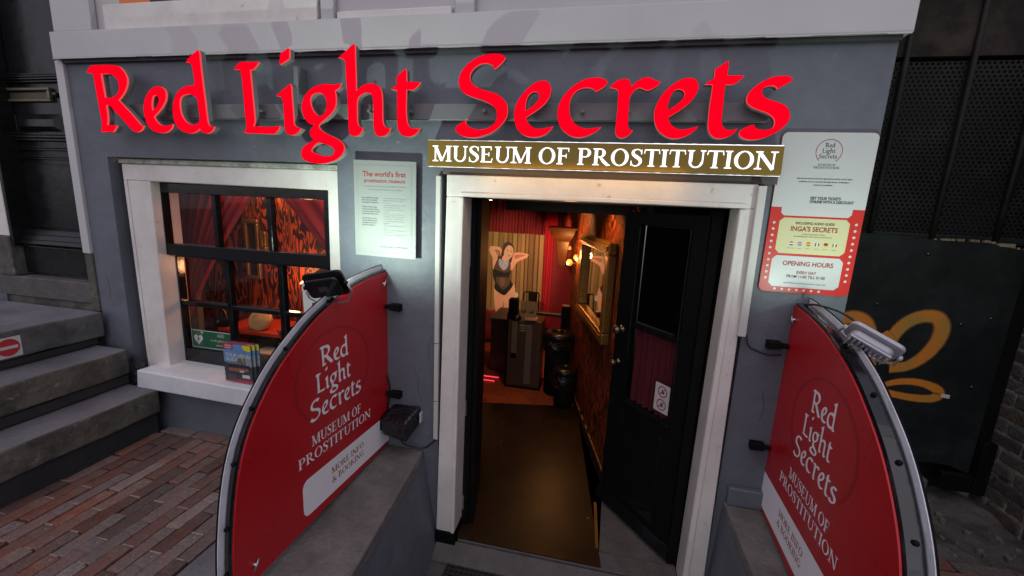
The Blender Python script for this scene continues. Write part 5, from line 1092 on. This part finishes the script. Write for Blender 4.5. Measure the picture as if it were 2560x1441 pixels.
def bin_(label, cx, cy, r, zt, zb=-.40):
    t = thing('waste_bin', label, 'bin', (cx,cy,zb))
    m = MB(); m.lathe([(r*.74,0),(r*.78,.03),(r*.86,(zt-zb)*.96)], (cx,cy,zb), 24); m.build('bucket', BLACKM, t, smooth=True)
    m = MB(); n_ = 40; v = []; rings = [(.90,-.03),(.99,-.045),(1.03,-.075),(1.0,-.115),(.93,-.15),(.84,-.175)]
    for q, (k, h) in enumerate(rings):
        for i in range(n_):
            a_ = 2*math.pi*i/n_; rr = r*k*(1+.045*math.sin(i*5.3+q*1.7)*(q > 0)+.03*random.uniform(-1,1)*(q > 0)); v.append((cx+rr*math.cos(a_), cy+rr*math.sin(a_), zt+h+.012*random.uniform(-1,1)*(q > 1)))
    f = [(q*n_+i, (q+1)*n_+i, (q+1)*n_+(i+1)%n_, q*n_+(i+1)%n_) for q in range(len(rings)-1) for i in range(n_)]
    m.add(v, f); m.build('bin_bag', BAG, t, smooth=False)
    m = MB(); n_ = 32; prof = [(.36,.018),(.40,.030),(.55,.034),(.90,.026),(1.0,.010),(1.0,-.028),(.92,-.030)]; v = []
    for k, h in prof:
        for i in range(n_): a_ = 2*math.pi*i/n_; v.append((cx+r*k*math.cos(a_), cy+r*k*math.sin(a_), zt+h))
    for k, h in ((.36,-.05),): 
        for i in range(n_): a_ = 2*math.pi*i/n_; v.append((cx+r*.34*math.cos(a_), cy+r*.34*math.sin(a_), zt+h))
    f = [(q*n_+i, (q+1)*n_+i, (q+1)*n_+(i+1)%n_, q*n_+(i+1)%n_) for q in range(len(prof)-1) for i in range(n_)]
    f += [(7*n_+i, i, (i+1)%n_, 7*n_+(i+1)%n_) for i in range(n_)]
    m.add(v, f); m.build('lid', mat('bin_lid_black', (.012,.011,.010), .28), t, smooth=True)
    return t
bin_('taller waste bin with ring lid and bulging bag, beside the flame wall', -.33, 2.10, .155, .225)
bin_('shorter waste bin with ring lid and glossy bag, in front of the taller bin', -.225, 1.84, .118, -.045)
bp_ = thing('barrier_post', 'square black barrier post with a pale cap and a horizontal rail', 'barrier', (-.31,2.5,-.4))
box('post', BLACKM, bp_, -.345, -.26, 2.48, 2.56, -.40, .425, bevel=.004); box('cap', mat('post_cap', (.30,.22,.14), .4), bp_, -.343, -.262, 2.482, 2.558, .4255, .437, bevel=.003)
MB().hexa([(-.76,2.50,.305),(-.346,2.50,.285),(-.346,2.54,.285),(-.76,2.54,.305),(-.76,2.50,.352),(-.346,2.50,.332),(-.346,2.54,.332),(-.76,2.54,.352)]).build('rail', DARKBROWN, bp_, bevel=.004)
box('rail_edge', mat('rail_edge', (.42,.30,.18), .4), bp_, -.62, -.35, 2.495, 2.4995, .325, .338)
ls = thing('red_light_strips', 'two thin glowing red strips on the carpet beside the kiosk', 'light strip', (-1.05,2.2,-.39))
LED = mat('red_led', (.3,.01,.02), emit=(1,.05,.09), estr=1.1)
box('strip', LED, ls, -1.50, -.965, 2.235, 2.245, -.385, -.377); box('strip', LED, ls, -1.50, -.985, 2.13, 2.14, -.385, -.377)

# wall mirror, bracket shelf, sconce
mr_ = thing('gilt_mirror', 'big gilt framed mirror on the flame striped wall', 'mirror', WP(.75,.55,.03))
s0, s1, z0, z1, fw_ = .20, 1.22, .545, 1.262, .085
for nm, a in (('frame_bar',(s0,s1,z1-fw_,z1)),('frame_bar',(s0,s1,z0,z0+fw_)),('frame_bar',(s0,s0+fw_,z0+fw_,z1-fw_)),('frame_bar',(s1-fw_,s1,z0+fw_,z1-fw_))):
    MB().hexa(wallbox(a[0],a[1],.001,.062,a[2],a[3])).build(nm, FRAMEGOLD, mr_, bevel=.010, seg=2)
for a in ((s0+.02,s1-.02,z1-fw_+.018,z1-.02),(s0+.02,s1-.02,z0+.02,z0+fw_-.018)): MB().hexa(wallbox(a[0],a[1],.062,.074,a[2],a[3])).build('frame_moulding', FRAMEGOLD, mr_, bevel=.006)
MB().hexa(wallbox(s0+fw_,s1-fw_,.012,.020,z0+fw_,z1-fw_)).build('mirror_pane', MIRROR, mr_)
cbn = thing('wall_corbel', 'flared brown wooden corbel high on the far end of the flame wall', 'corbel', (-.37,2.55,.95))
m = MB(); zz = [(1.285,.155),(1.262,.155),(1.255,.135),(1.20,.120),(1.16,.098),(1.13,.072),(1.04,.060),(.96,.050),(.86,.040)]
vs = []; 
for z, h in zz: vs += [(-.385-h,2.55-h,z),(-.385+h,2.55-h,z),(-.385+h,2.55+h*.3,z),(-.385-h,2.55+h*.3,z)]
fs = [(i*4+k,i*4+(k+1)%4,(i+1)*4+(k+1)%4,(i+1)*4+k) for i in range(len(zz)-1) for k in range(4)]+[(3,2,1,0),tuple((len(zz)-1)*4+k for k in range(4))]
m.add(vs, fs); m.build('corbel', mat('corbel_wood', (.13,.045,.015), .35, var=.2, scale=8), cbn, bevel=.004)
scn = thing('wall_sconce', 'brass wall sconce with small glowing shades near the mirror', 'lamp', (-.25,2.35,.95))
SHD = mat('amber_glass_shade', (.5,.2,.03), .2, emit=(1,.36,.04), estr=.9); BULB = mat('lit_bulb', (.8,.6,.3), emit=(1,.72,.34), estr=9)
MB().tube([(-.20,2.37,.94),(-.25,2.35,.92),(-.285,2.33,.95)], .008, 8).build('arm', FRAMEGOLD, scn, smooth=True)
for cx, cy, cz, r in ((-.29,2.34,.93,.035),(-.225,2.36,.985,.030),(-.375,2.6,1.035,.024),(-.315,2.55,1.06,.022),(-.195,2.2,.965,.02)):
    MB().lathe([(r*.45,-r*.9),(r*.95,-r*.35),(r,0),(r*.8,r*.6),(r*.4,r*.95)], (cx,cy,cz), 12).build('shade', SHD, scn, smooth=True)
for cx, cy, cz in ((-.305,2.30,.925),(-.22,2.31,.975)): MB().lathe([(.006,-.012),(.013,0),(.006,.012)], (cx,cy,cz), 10).build('bulb', BULB, scn, smooth=True)
def pl(name, loc, e_, col, r=.04, parent=None):
    d = bpy.data.lights.new(name, 'POINT'); d.energy = e_; d.color = col; d.shadow_soft_size = r
    o = bpy.data.objects.new(name, d); COL.objects.link(o); o.location = loc
    if parent: o.parent = parent; o.location = Vector(loc)-parent.location
    return o
pl('sconce_light', (-.33,2.24,1.02), 4.5, (1,.42,.12), parent=scn)
# ceiling spots in the lobby
def spot(label, loc, tgt, e_, col, ang=90):
    t = thing('ceiling_spot', label, 'lamp', loc, 0, 'small ceiling spots inside the museum')
    MB().lathe([(.030,0),(.034,-.02),(.030,-.07),(.022,-.075)], loc, 14).build('can', BLACKM, t, smooth=True)
    MB().lathe([(.020,-.0755),(.018,-.078)], loc, 12).build('lamp_face', BULB, t)
    d = bpy.data.lights.new('spot_beam', 'SPOT'); d.energy = e_; d.color = col; d.spot_size = rad(ang); d.spot_blend = .7; d.shadow_soft_size = .03
    o = bpy.data.objects.new('spot_beam', d); COL.objects.link(o); o.parent = t; o.location = (0,0,-.085)
    o.rotation_euler = (Vector(tgt)-Vector(loc)-Vector((0,0,-.085))).to_track_quat('-Z','Y').to_euler()
    return t
spot('ceiling spot over the lobby aimed at the stage photo', (-1.0,1.75,1.595), (-1.15,3.4,.75), 120, (1,.72,.42), 50)
spot('ceiling spot over the lobby floor near the carpet edge', (-.52,1.45,1.595), (-.50,2.05,-.4), 12, (1,.50,.17), 74)
spot('ceiling spot close to the flame wall', (-.62,2.05,1.595), (-.12,2.05,1.25), 30, (1,.50,.16), 80)
spot('ceiling spot just inside the doorway beside the flame wall', (-.20,.98,1.595), (.10,1.05,1.20), 15, (1,.45,.12), 100)
spot('ceiling spot at the back of the lobby', (-.60,2.75,1.595), (-.5,3.3,.6), 30, (1,.35,.2), 100)

# ------------------------------------------------------------------ door leaf, right
hx, hy = .53, .118; ang = math.atan2(.578-.118, .142-.53)
dl = thing('entrance_door', 'open black museum door with glazed upper half, red curtain behind the glass and round knob', 'door', (hx,hy,-.4), ang)
# local: +x from hinge to free edge, local -y... faces the street side
def dbox(nm, m_, x0,x1,y0,y1,z0,z1, bev=.003, par=dl, **k): return MB().box(x0,x1,y0,y1,z0,z1).build(nm, m_, par, bevel=bev, local=True, **k)
Ld = .61; zo = .4
dbox('hinge_stile', BLACKM, 0,.135,-.045,0,.0,1.872); dbox('lock_stile', BLACKM, .485,Ld,-.045,0,.0,1.872)
dbox('top_rail', BLACKM, .1355,.4845,-.045,0,1.80,1.872); dbox('bottom_rail', BLACKM, .1355,.4845,-.045,0,.0,.745)
dbox('mid_rail', BLACKM, .1355,.4845,-.040,-.004,1.205,1.232)
dbox('glass', GLASS, .1355,.4845,-.026,-.022,.7455,1.7995, bev=0)
dbox('lower_panel', BLACKP, .17,.45,-.001,.006,.12,.66, bev=.006)
m = MB(); m.hexa([(.02,.001,.02),(Ld+.01,.001,.02),(Ld+.01,.04,.02),(.02,.04,.02),(.02,.001,.085),(Ld+.01,.001,.085),(Ld+.01,.012,.085),(.02,.012,.085)]); m.build('weather_bar', BLACKP, dl, bevel=.006, seg=2, local=True)
m = MB(); m.box(.135,.485,.0005,.010,.732,.745); m.box(.135,.1445,.0005,.010,.7455,1.80); m.box(.4755,.485,.0005,.010,.7455,1.80); m.build('glazing_bead', BLACKP, dl, bevel=.003, local=True)
for z, r in ((1.175,.026),(.968,.017)): MB().lathe([(r*.9,0),(r,.006),(r*.4,.010),(r*.45,.028),(r,.036),(r*1.02,.050),(r*.6,.060),(.002,.062)], (.552,.0005,z), 18, (0,1,0)).build('knob', mat('aged_brass_knob', (.20,.17,.12), .3, metal=.85), dl, smooth=True, local=True)
m = MB(); n_ = 56; v = []
for j in range(2):
    for i in range(n_+1): t = i/n_; v.append((.137+t*.346, -.046-.012*math.sin(t*46)-.004*math.sin(t*17), .747 if j == 0 else 1.20))
m.add(v+[(a, b-.004, c) for a, b, c in v], [(i,i+1,i+n_+2,i+n_+1) for i in range(n_)]+[(i+2*n_+2,i+3*n_+3,i+3*n_+4,i+2*n_+3) for i in range(n_)]); m.build('door_curtain', mat('door_curtain_red', (.10,.004,.010), .8), dl, smooth=True, local=True)
dbox('dark_glass_backing', mat('dark_glass_backing', (.002,.002,.002), .9, spec=.05), .137,.483,-.052,-.047,1.236,1.798, bev=0)  # added black sheet makes the upper door glass read dark
sk = thing('door_sticker', 'white sticker with two red prohibition symbols on the door glass', 'sticker', (0,0,0)); sk.parent = None
sk.location = dl.matrix_basis @ Vector((.216,-.0215,.87)) if False else dl.location+Vector((math.cos(ang)*.216-math.sin(ang)*-.0215, math.sin(ang)*.216+math.cos(ang)*-.0215, .868)); sk.rotation_euler = (0,0,ang)
m = MB(); m.sheet([(x,z) for x, z in rrect(-.052,.052,-.082,.082,.008)][::-1], lambda u,v: (u,.0008,v)); m.build('backing', PANELW, sk, local=True)
m = MB()
for cz in (.038,-.038):
    o_ = disc(0,cz,.033,24); i_ = disc(0,cz,.026,24); put(m, curve_mesh([o_, i_]), lambda u,v: (-u,.0016,v)); m.sheet([(-.022,cz+.018),(-.018,cz+.022),(.022,cz-.018),(.018,cz-.022)], lambda u,v: (u,.0024,v))
m.build('red_rings', mat('ban_red', (.35,.02,.03), .5), sk, local=True)
m = MB()
for cz in (.038,-.038): m.sheet([(-.014,cz-.010),(.012,cz-.012),(.014,cz+.002),(.004,cz+.003),(.002,cz+.014),(-.004,cz+.012),(-.006,cz)], lambda u,v: (-u,.0012,v))
m.build('symbols', TEXTDK, sk, local=True)
# second, narrow leaf folded against the left jamb
d2 = thing('folded_door_leaf', 'narrow black door leaf folded back against the left jamb', 'door', (-.655,.115,-.4))
MB().hexa([(-.658,.112,-.398),(-.600,.112,-.398),(-.668,.50,-.398),(-.72,.50,-.398),(-.654,.112,1.503),(-.606,.112,1.503),(-.668,.50,1.503),(-.72,.50,1.503)]).build('leaf', BLACKM, d2, bevel=.004)
for z in (-.30,.30,1.15): MB().tube([(-.662,.106,z),(-.662,.106,z+.09)], .008, 8).build('hinge', STEEL, d2)
box('door_stop', BLACKM, d2, -.652, -.628, .09, .111, -.39, 1.502, bevel=.003)
MB().box(.50,.546,.112,.20,-.40,1.503).build('right_stop', BLACKM, dc)

# ================================================================== WINDOW DISPLAY ROOM
wr = thing('display_room', 'small display room with flame striped wallpaper behind the sash window', 'room', (-2,.9,.3))
box('back_wall', FLAME, wr, -3.4, -.92, .75, .79, .1, 1.75)
box('left_wall', YELLOWWALL, wr, -3.25, -3.2, .222, .749, .1, 1.75); box('ochre_pier', YELLOWWALL, wr, -3.199, -2.81, .43, .47, .1, 1.75)
box('right_wall', DARKROOM, wr, -.99, -.93, .222, .749, .1, 1.75)
box('floor', DARKBROWN, wr, -3.199, -.991, .222, .749, .05, .10)
box('ceiling', DARKROOM, wr, -3.25, -.93, .222, .749, 1.7505, 1.79)
tc_ = thing('window_curtain', 'dark red curtain swept aside on the left of the sash window', 'curtain', (-2.5,.33,.8))
def pL(t, s):
    edge = -2.00-.84*min(1,(s/.95))**.75; return -2.84+(edge+2.845)*t
drape('drape', 0,0, .34, .45, 1.62, 9, .020, WINDRAPE, tc_, path=pL, nz=22)
tc2 = thing('window_curtain', 'dark red curtain swept aside on the right of the sash window', 'curtain', (-1.55,.33,1.1))
def pR(t, s):
    edge = -2.14+.52*min(1, s/.85)**.9; return edge+(-1.10-edge)*t
drape('drape', 0,0, .33, .98, 1.62, 6, .018, WINDRAPE, tc2, path=pR, nz=16)
def pic_frame(label, x0, x1, z0, z1, y):
    t = thing('gilt_picture_frame', label, 'picture frame', ((x0+x1)/2,y,z0)); w_ = .028
    for a in ((x0,x1,z0,z0+w_),(x0,x1,z1-w_,z1),(x0,x0+w_,z0+w_,z1-w_),(x1-w_,x1,z0+w_,z1-w_)): box('frame_bar', FRAMEGOLD, t, a[0],a[1],y-.03,y,a[2],a[3], bevel=.005)
    box('picture', mat('dark_picture', (.03,.02,.012), .25), t, x0+w_, x1-w_, y-.012, y, z0+w_, z1-w_)
pic_frame('tall gilt frame with dark picture on the back wall seen through the window', -2.655, -2.525, .83, 1.285, .748)
pic_frame('smaller gilt frame to the right on the back wall seen through the window', -2.515, -2.46, 1.06, 1.20, .748)
tb = thing('display_table', 'red topped display table with black trays behind the window', 'table', (-1.85,.5,.1))
RT = mat('red_table_top', (.50,.045,.02), .4)
box('top', RT, tb, -2.62, -1.20, .40, .72, .500, .530, bevel=.004); box('shelf', mat('orange_shelf', (.42,.09,.03), .5), tb, -2.62, -1.20, .30, .60, .400, .415, bevel=.003)
box('leg', DARKBROWN, tb, -2.60, -2.56, .45, .49, .10, .4995); box('leg', DARKBROWN, tb, -1.26, -1.22, .45, .49, .10, .4995)
box('black_tray', BLACKM, tb, -2.10, -1.55, .43, .58, .531, .56, bevel=.004); box('black_front', BLACKM, tb, -2.35, -1.3, .385, .399, .44, .49, bevel=.004)
ht = thing('woven_sun_hat', 'beige woven sun hat with concentric rings on the red table', 'hat', (-2.31,.47,.53))
m = MB(); prof = []
for k in range(12): r = .003+.0062*k; prof += [(r, .035-.0009*k*k*.20+(.0022 if k % 2 else 0))]
prof += [(.080,.0),(.076,-.025),(.065,-.035)]
m.lathe(prof[::-1], (-2.315,.46,.600), 32, (.15,-.85,.52)); m.build('crown', mat('woven_straw', (.62,.42,.20), .8, var=.2, scale=40, bump=.3), ht, smooth=False)
bgp = thing('black_handbag', 'small black bag with gold clasp on the display shelf', 'bag', (-2.45,.5,.5))
box('body', BLACKM, bgp, -2.66, -2.55, .40, .46, .531, .60, bevel=.02, seg=3); MB().tube([(-2.65,.43,.595),(-2.64,.43,.64),(-2.605,.43,.665),(-2.57,.43,.64),(-2.56,.43,.595)], .005, 6).build('handle', FRAMEGOLD, bgp, smooth=True); box('clasp', FRAMEGOLD, bgp, -2.615,-2.595,.395,.3995,.565,.585)
box('stand', DARKBROWN, bgp, -2.72,-2.621,.39,.50,.10,.5295)
pt = thing('small_pot', 'small beige pot with dried leaves on the orange shelf', 'pot', (-1.83,.45,.486))
MB().lathe([(.020,0),(.038,.03),(.045,.055),(.043,.075),(.036,.078)], (-2.03,.36,.416), 18).build('pot', mat('beige_pot', (.33,.25,.17), .6), pt, smooth=True)
for k in range(7):
    a_ = k*.9; MB().hexa([(-2.03-.008,.36,.49),(-2.03+.008,.36,.49),(-2.03+.008,.363,.49),(-2.03-.008,.363,.49),(-2.03+.05*math.cos(a_)-.01,.36+.03*math.sin(a_),.57+.02*math.sin(k*2)),(-2.03+.05*math.cos(a_)+.008,.36+.03*math.sin(a_),.57),(-2.03+.05*math.cos(a_)+.008,.363+.03*math.sin(a_),.57),(-2.03+.05*math.cos(a_)-.01,.363+.03*math.sin(a_),.57)]).build('leaf', mat('dry_leaf', (.10,.07,.04), .7), pt)
pp = thing('loose_leaflet', 'pale printed leaflet lying inside the window by the pot', 'leaflet', (-1.98,.36,.486))
MB().hexa([(-2.22,.305,.4155),(-2.06,.315,.4155),(-2.09,.44,.4155),(-2.24,.41,.4155),(-2.22,.305,.419),(-2.06,.315,.419),(-2.09,.44,.43),(-2.24,.41,.425)]).build('sheet', mat('pale_paper', (.45,.42,.34), .6, var=.2, scale=20), pp)
bl = thing('black_lamp_shade', 'wide black lamp shade hanging behind the right window panes', 'lamp shade', (-1.78,.6,.9))
MB().lathe([(.07,.09),(.19,.0),(.195,-.01),(.18,-.01)], (-1.80,.55,.90), 28).build('shade', mat('grey_black_shade', (.02,.022,.026), .35), bl, smooth=True)
pl('display_fill', (-2.35,.60,1.60), 6, (1,.55,.25), .05, wr); pl('display_fill', (-2.15,.58,.92), 3.6, (1,.42,.18), .05, wr); pl('curtain_fill', (-2.15,.255,1.58), 2.2, (1,.30,.22), .04, wr); pl('curtain_fill', (-1.55,.255,1.58), 1.8, (1,.30,.22), .04, wr)  # added point lights without bodies, filling the display room and curtain fronts
# stickers and sign in the window
ae = thing('defibrillator_sticker', 'green sticker with heart and the letters AED inside the lower left pane', 'sticker', (-2.4,.176,.5))
AE = lambda k: (lambda u, v: (u, .1805-.0007*k, v))
m = MB(); m.sheet(rrect(-2.590,-2.262,.462,.582,.004), AE(0)); m.build('white_edge', PANELW, ae)
m = MB(); m.sheet(rrect(-2.585,-2.267,.467,.577,.004), AE(1)); m.build('green_field', mat('aed_green', (.01,.085,.035), .4, var=.02), ae)
m = MB(); hr_ = [(-2.535+.0022*16*math.sin(t)**3, .520+.0024*(13*math.cos(t)-5*math.cos(2*t)-2*math.cos(3*t)-math.cos(4*t))) for t in [2*math.pi*i/30 for i in range(30)]]
m.sheet(hr_[::-1], AE(2)); m.sheet([(-2.507,.556),(-2.501,.556),(-2.501,.578),(-2.507,.578)], AE(2)); m.sheet([(-2.515,.564),(-2.493,.564),(-2.493,.570),(-2.515,.570)], AE(2.4))
m.build('white_heart', PANELW, ae); m = MB(); put(m, text_geo('AED', .030), lambda u,v: AE(2)(-2.388+u, .547+v)); put(m, text_geo('in dit gebouw', .0235), lambda u,v: AE(2)(-2.440+u, .514+v)); put(m, text_geo('aanwezig', .0235), lambda u,v: AE(2)(-2.400+u, .484+v))
m.build('white_print', PANELW, ae)
m = MB(); m.sheet([(-2.530,.548),(-2.546,.518),(-2.536,.520),(-2.541,.492),(-2.522,.527),(-2.532,.525)], AE(3)); m.build('bolt_mark', mat('aed_green'), ae)
pho = thing('photo_notice', 'white paper notice about photos with a camera symbol inside the right pane', 'notice', (-1.6,.18,.86))
MB().quadxz([(-1.730,.770),(-1.54,.765),(-1.54,.952),(-1.736,.956)], .1790, .1800).build('paper', mat('notice_paper', (.62,.64,.60), .6, var=.02), pho)
m = MB(); put(m, text_geo('ONLY F', .0185), lambda u,v: (-1.712+u,.1782,.919+v)); m.sheet(rrect(-1.672,-1.595,.792,.845,.008), FY(.1782)); m.sheet([(-1.655,.845),(-1.625,.845),(-1.632,.858),(-1.648,.858)], FY(.1780)); m.build('dark_print', TEXTDK, pho)
m = MB(); put(m, text_geo('Photos al', .0225, bold=.0005), lambda u,v: (-1.711+u,.1782,.890+v)); m.build('red_print', TEXTRED, pho)
m = MB(); put(m, curve_mesh([disc(-1.634,.818,.022,20), disc(-1.634,.818,.017,20)]), FY(.1774)); m.sheet(disc(-1.641,.822,.0028), FY(.1773)); m.sheet(disc(-1.627,.822,.0028), FY(.1773)); m.build('smile_ring', PANELW, pho)

# brochures in a clear holder on the sill
bh = thing('brochure_stack', 'clear holder of tour brochures with YOUR LOCAL GUIDE cover on the white sill', 'brochures', (-2.02,.0,.36))
by = -.028
ACR = GLASS
cols_ = {}
def cover(x0, y, k, full):
    W_, H_ = .190, .240; z0 = .372-.004*k
    c = MB().box(x0, x0+W_, y, y+.004, z0+.004, z0+H_); o = c.build('brochure', mat('brochure_paper', (.05,.055,.065), .35, var=.1), bh)
    F_ = lambda q: (lambda u, v: (x0+u*W_, y-.0004-q*.0003, z0+.004+v*(H_-.004)))
    def pr_(nm, polys, m_, q=0):
        mm = MB()
        for p in polys: mm.sheet(p, F_(q))
        mm.build(nm, m_, o)
    R_ = lambda a,b,c_,d: [(a,c_),(b,c_),(b,d),(a,d)]
    pr_('sky_print', [R_(0,1,.50,1)], mat('brochure_sky', (.10,.22,.40), .3, var=.25, scale=10), 0)
    pr_('haze_print', [R_(.55,1,.42,.72)], mat('brochure_haze', (.22,.28,.29), .3, var=.2, scale=20), 1)
    pr_('yellow_burst', [[(.68,.96),(.74,.86),(.84,.84),(.99,.84),(.99,.99),(.74,.99)]], mat('brochure_yellow', (.58,.52,.02), .3), 2)
    pr_('top_edge', [R_(0,1,.985,1)], mat('brochure_red', (.42,.02,.05), .3), 3)
    if not full: return
    pr_('red_logo', [R_(.0,.36,.84,1)], mat('brochure_red'), 4)
    pr_('tower', [[(.70,.44),(.80,.44),(.78,.66),(.765,.80),(.755,.88),(.745,.80),(.72,.66)]], mat('brochure_brick', (.16,.10,.08), .4), 3)
    pr_('houses', [R_(.12,.95,.38,.46),[(.45,.46),(.50,.58),(.64,.60),(.70,.46)]], mat('brochure_dark', (.035,.03,.045), .4, var=.5, scale=60), 4)
    pr_('tree', [[(.46,.50),(.50,.62),(.62,.64),(.68,.56),(.62,.50)]], mat('brochure_green', (.10,.13,.05), .4), 5)
    pr_('canal_boat', [[(.12,.32),(.18,.27),(.80,.28),(.90,.34),(.86,.38),(.20,.36)]], mat('brochure_boat', (.26,.10,.07), .4, var=.4, scale=60), 6)
    pr_('white_patch', [[(.56,.265),(.70,.265),(.72,.315),(.56,.31)],R_(.64,.92,.12,.21)], PANELW, 7)
    pr_('red_foot', [R_(.0,1,.0,.035),R_(.42,1,.035,.07)], mat('brochure_red'), 5)
    mm = MB(); put(mm, text_geo('YOUR LOCAL', .030, shear=.25, bold=.0008, sx=.95), lambda u,v: F_(8)(.06+u/W_, .66+v/H_)); put(mm, text_geo('GUIDE', .030, shear=.25, bold=.0008, sx=.95), lambda u,v: F_(8)(.06+u/W_, .545+v/H_))
    put(mm, text_geo('TOURS &', .012, bold=.0006), lambda u,v: F_(8)(.07+u/W_, .925+v/H_)); put(mm, text_geo('TICKETS', .012, bold=.0006), lambda u,v: F_(8)(.07+u/W_, .868+v/H_))
    put(mm, text_geo('we proof Amsterdam', .0115, shear=.25), lambda u,v: F_(8)(.13+u/W_, .475+v/H_)); mm.build('white_lettering', PANELW, o)
    mm = MB()
    for i in range(4): mm.sheet(R_(.12,.42-.03*(i % 2),.17-i*.036,.178-i*.036), F_(8))
    mm.build('text_lines', TEXTGR, o)
cover(-2.106, by+.012, 0, False); cover(-2.124, by, 1, True)
cover(-2.090, by+.026, 0, False)
for x_ in (-2.127,-1.897): MB().box(x_, x_+.0016, by-.004, by+.045, .366, .50).build('holder_side', GLASS, bh)
# camera-side lens: nothing else in front of the scene
ax = Vector((.15,-.85,.52)).normalized(); hx_ = ax.orthogonal().normalized(); hy_ = ax.cross(hx_); hc = Vector((-2.315,.46,.600))
for k in range(1, 8):
    r = .010*k; d = .037-.0009*.2*(k*1.6)**2
    MB().tube([hc+ax*d+(hx_*math.cos(t)+hy_*math.sin(t))*r for t in [2*math.pi*i/28 for i in range(29)]], .0022, 5, cap=False).build('woven_ring', mat('straw_braid', (.30,.15,.05), .8), ht, smooth=True)
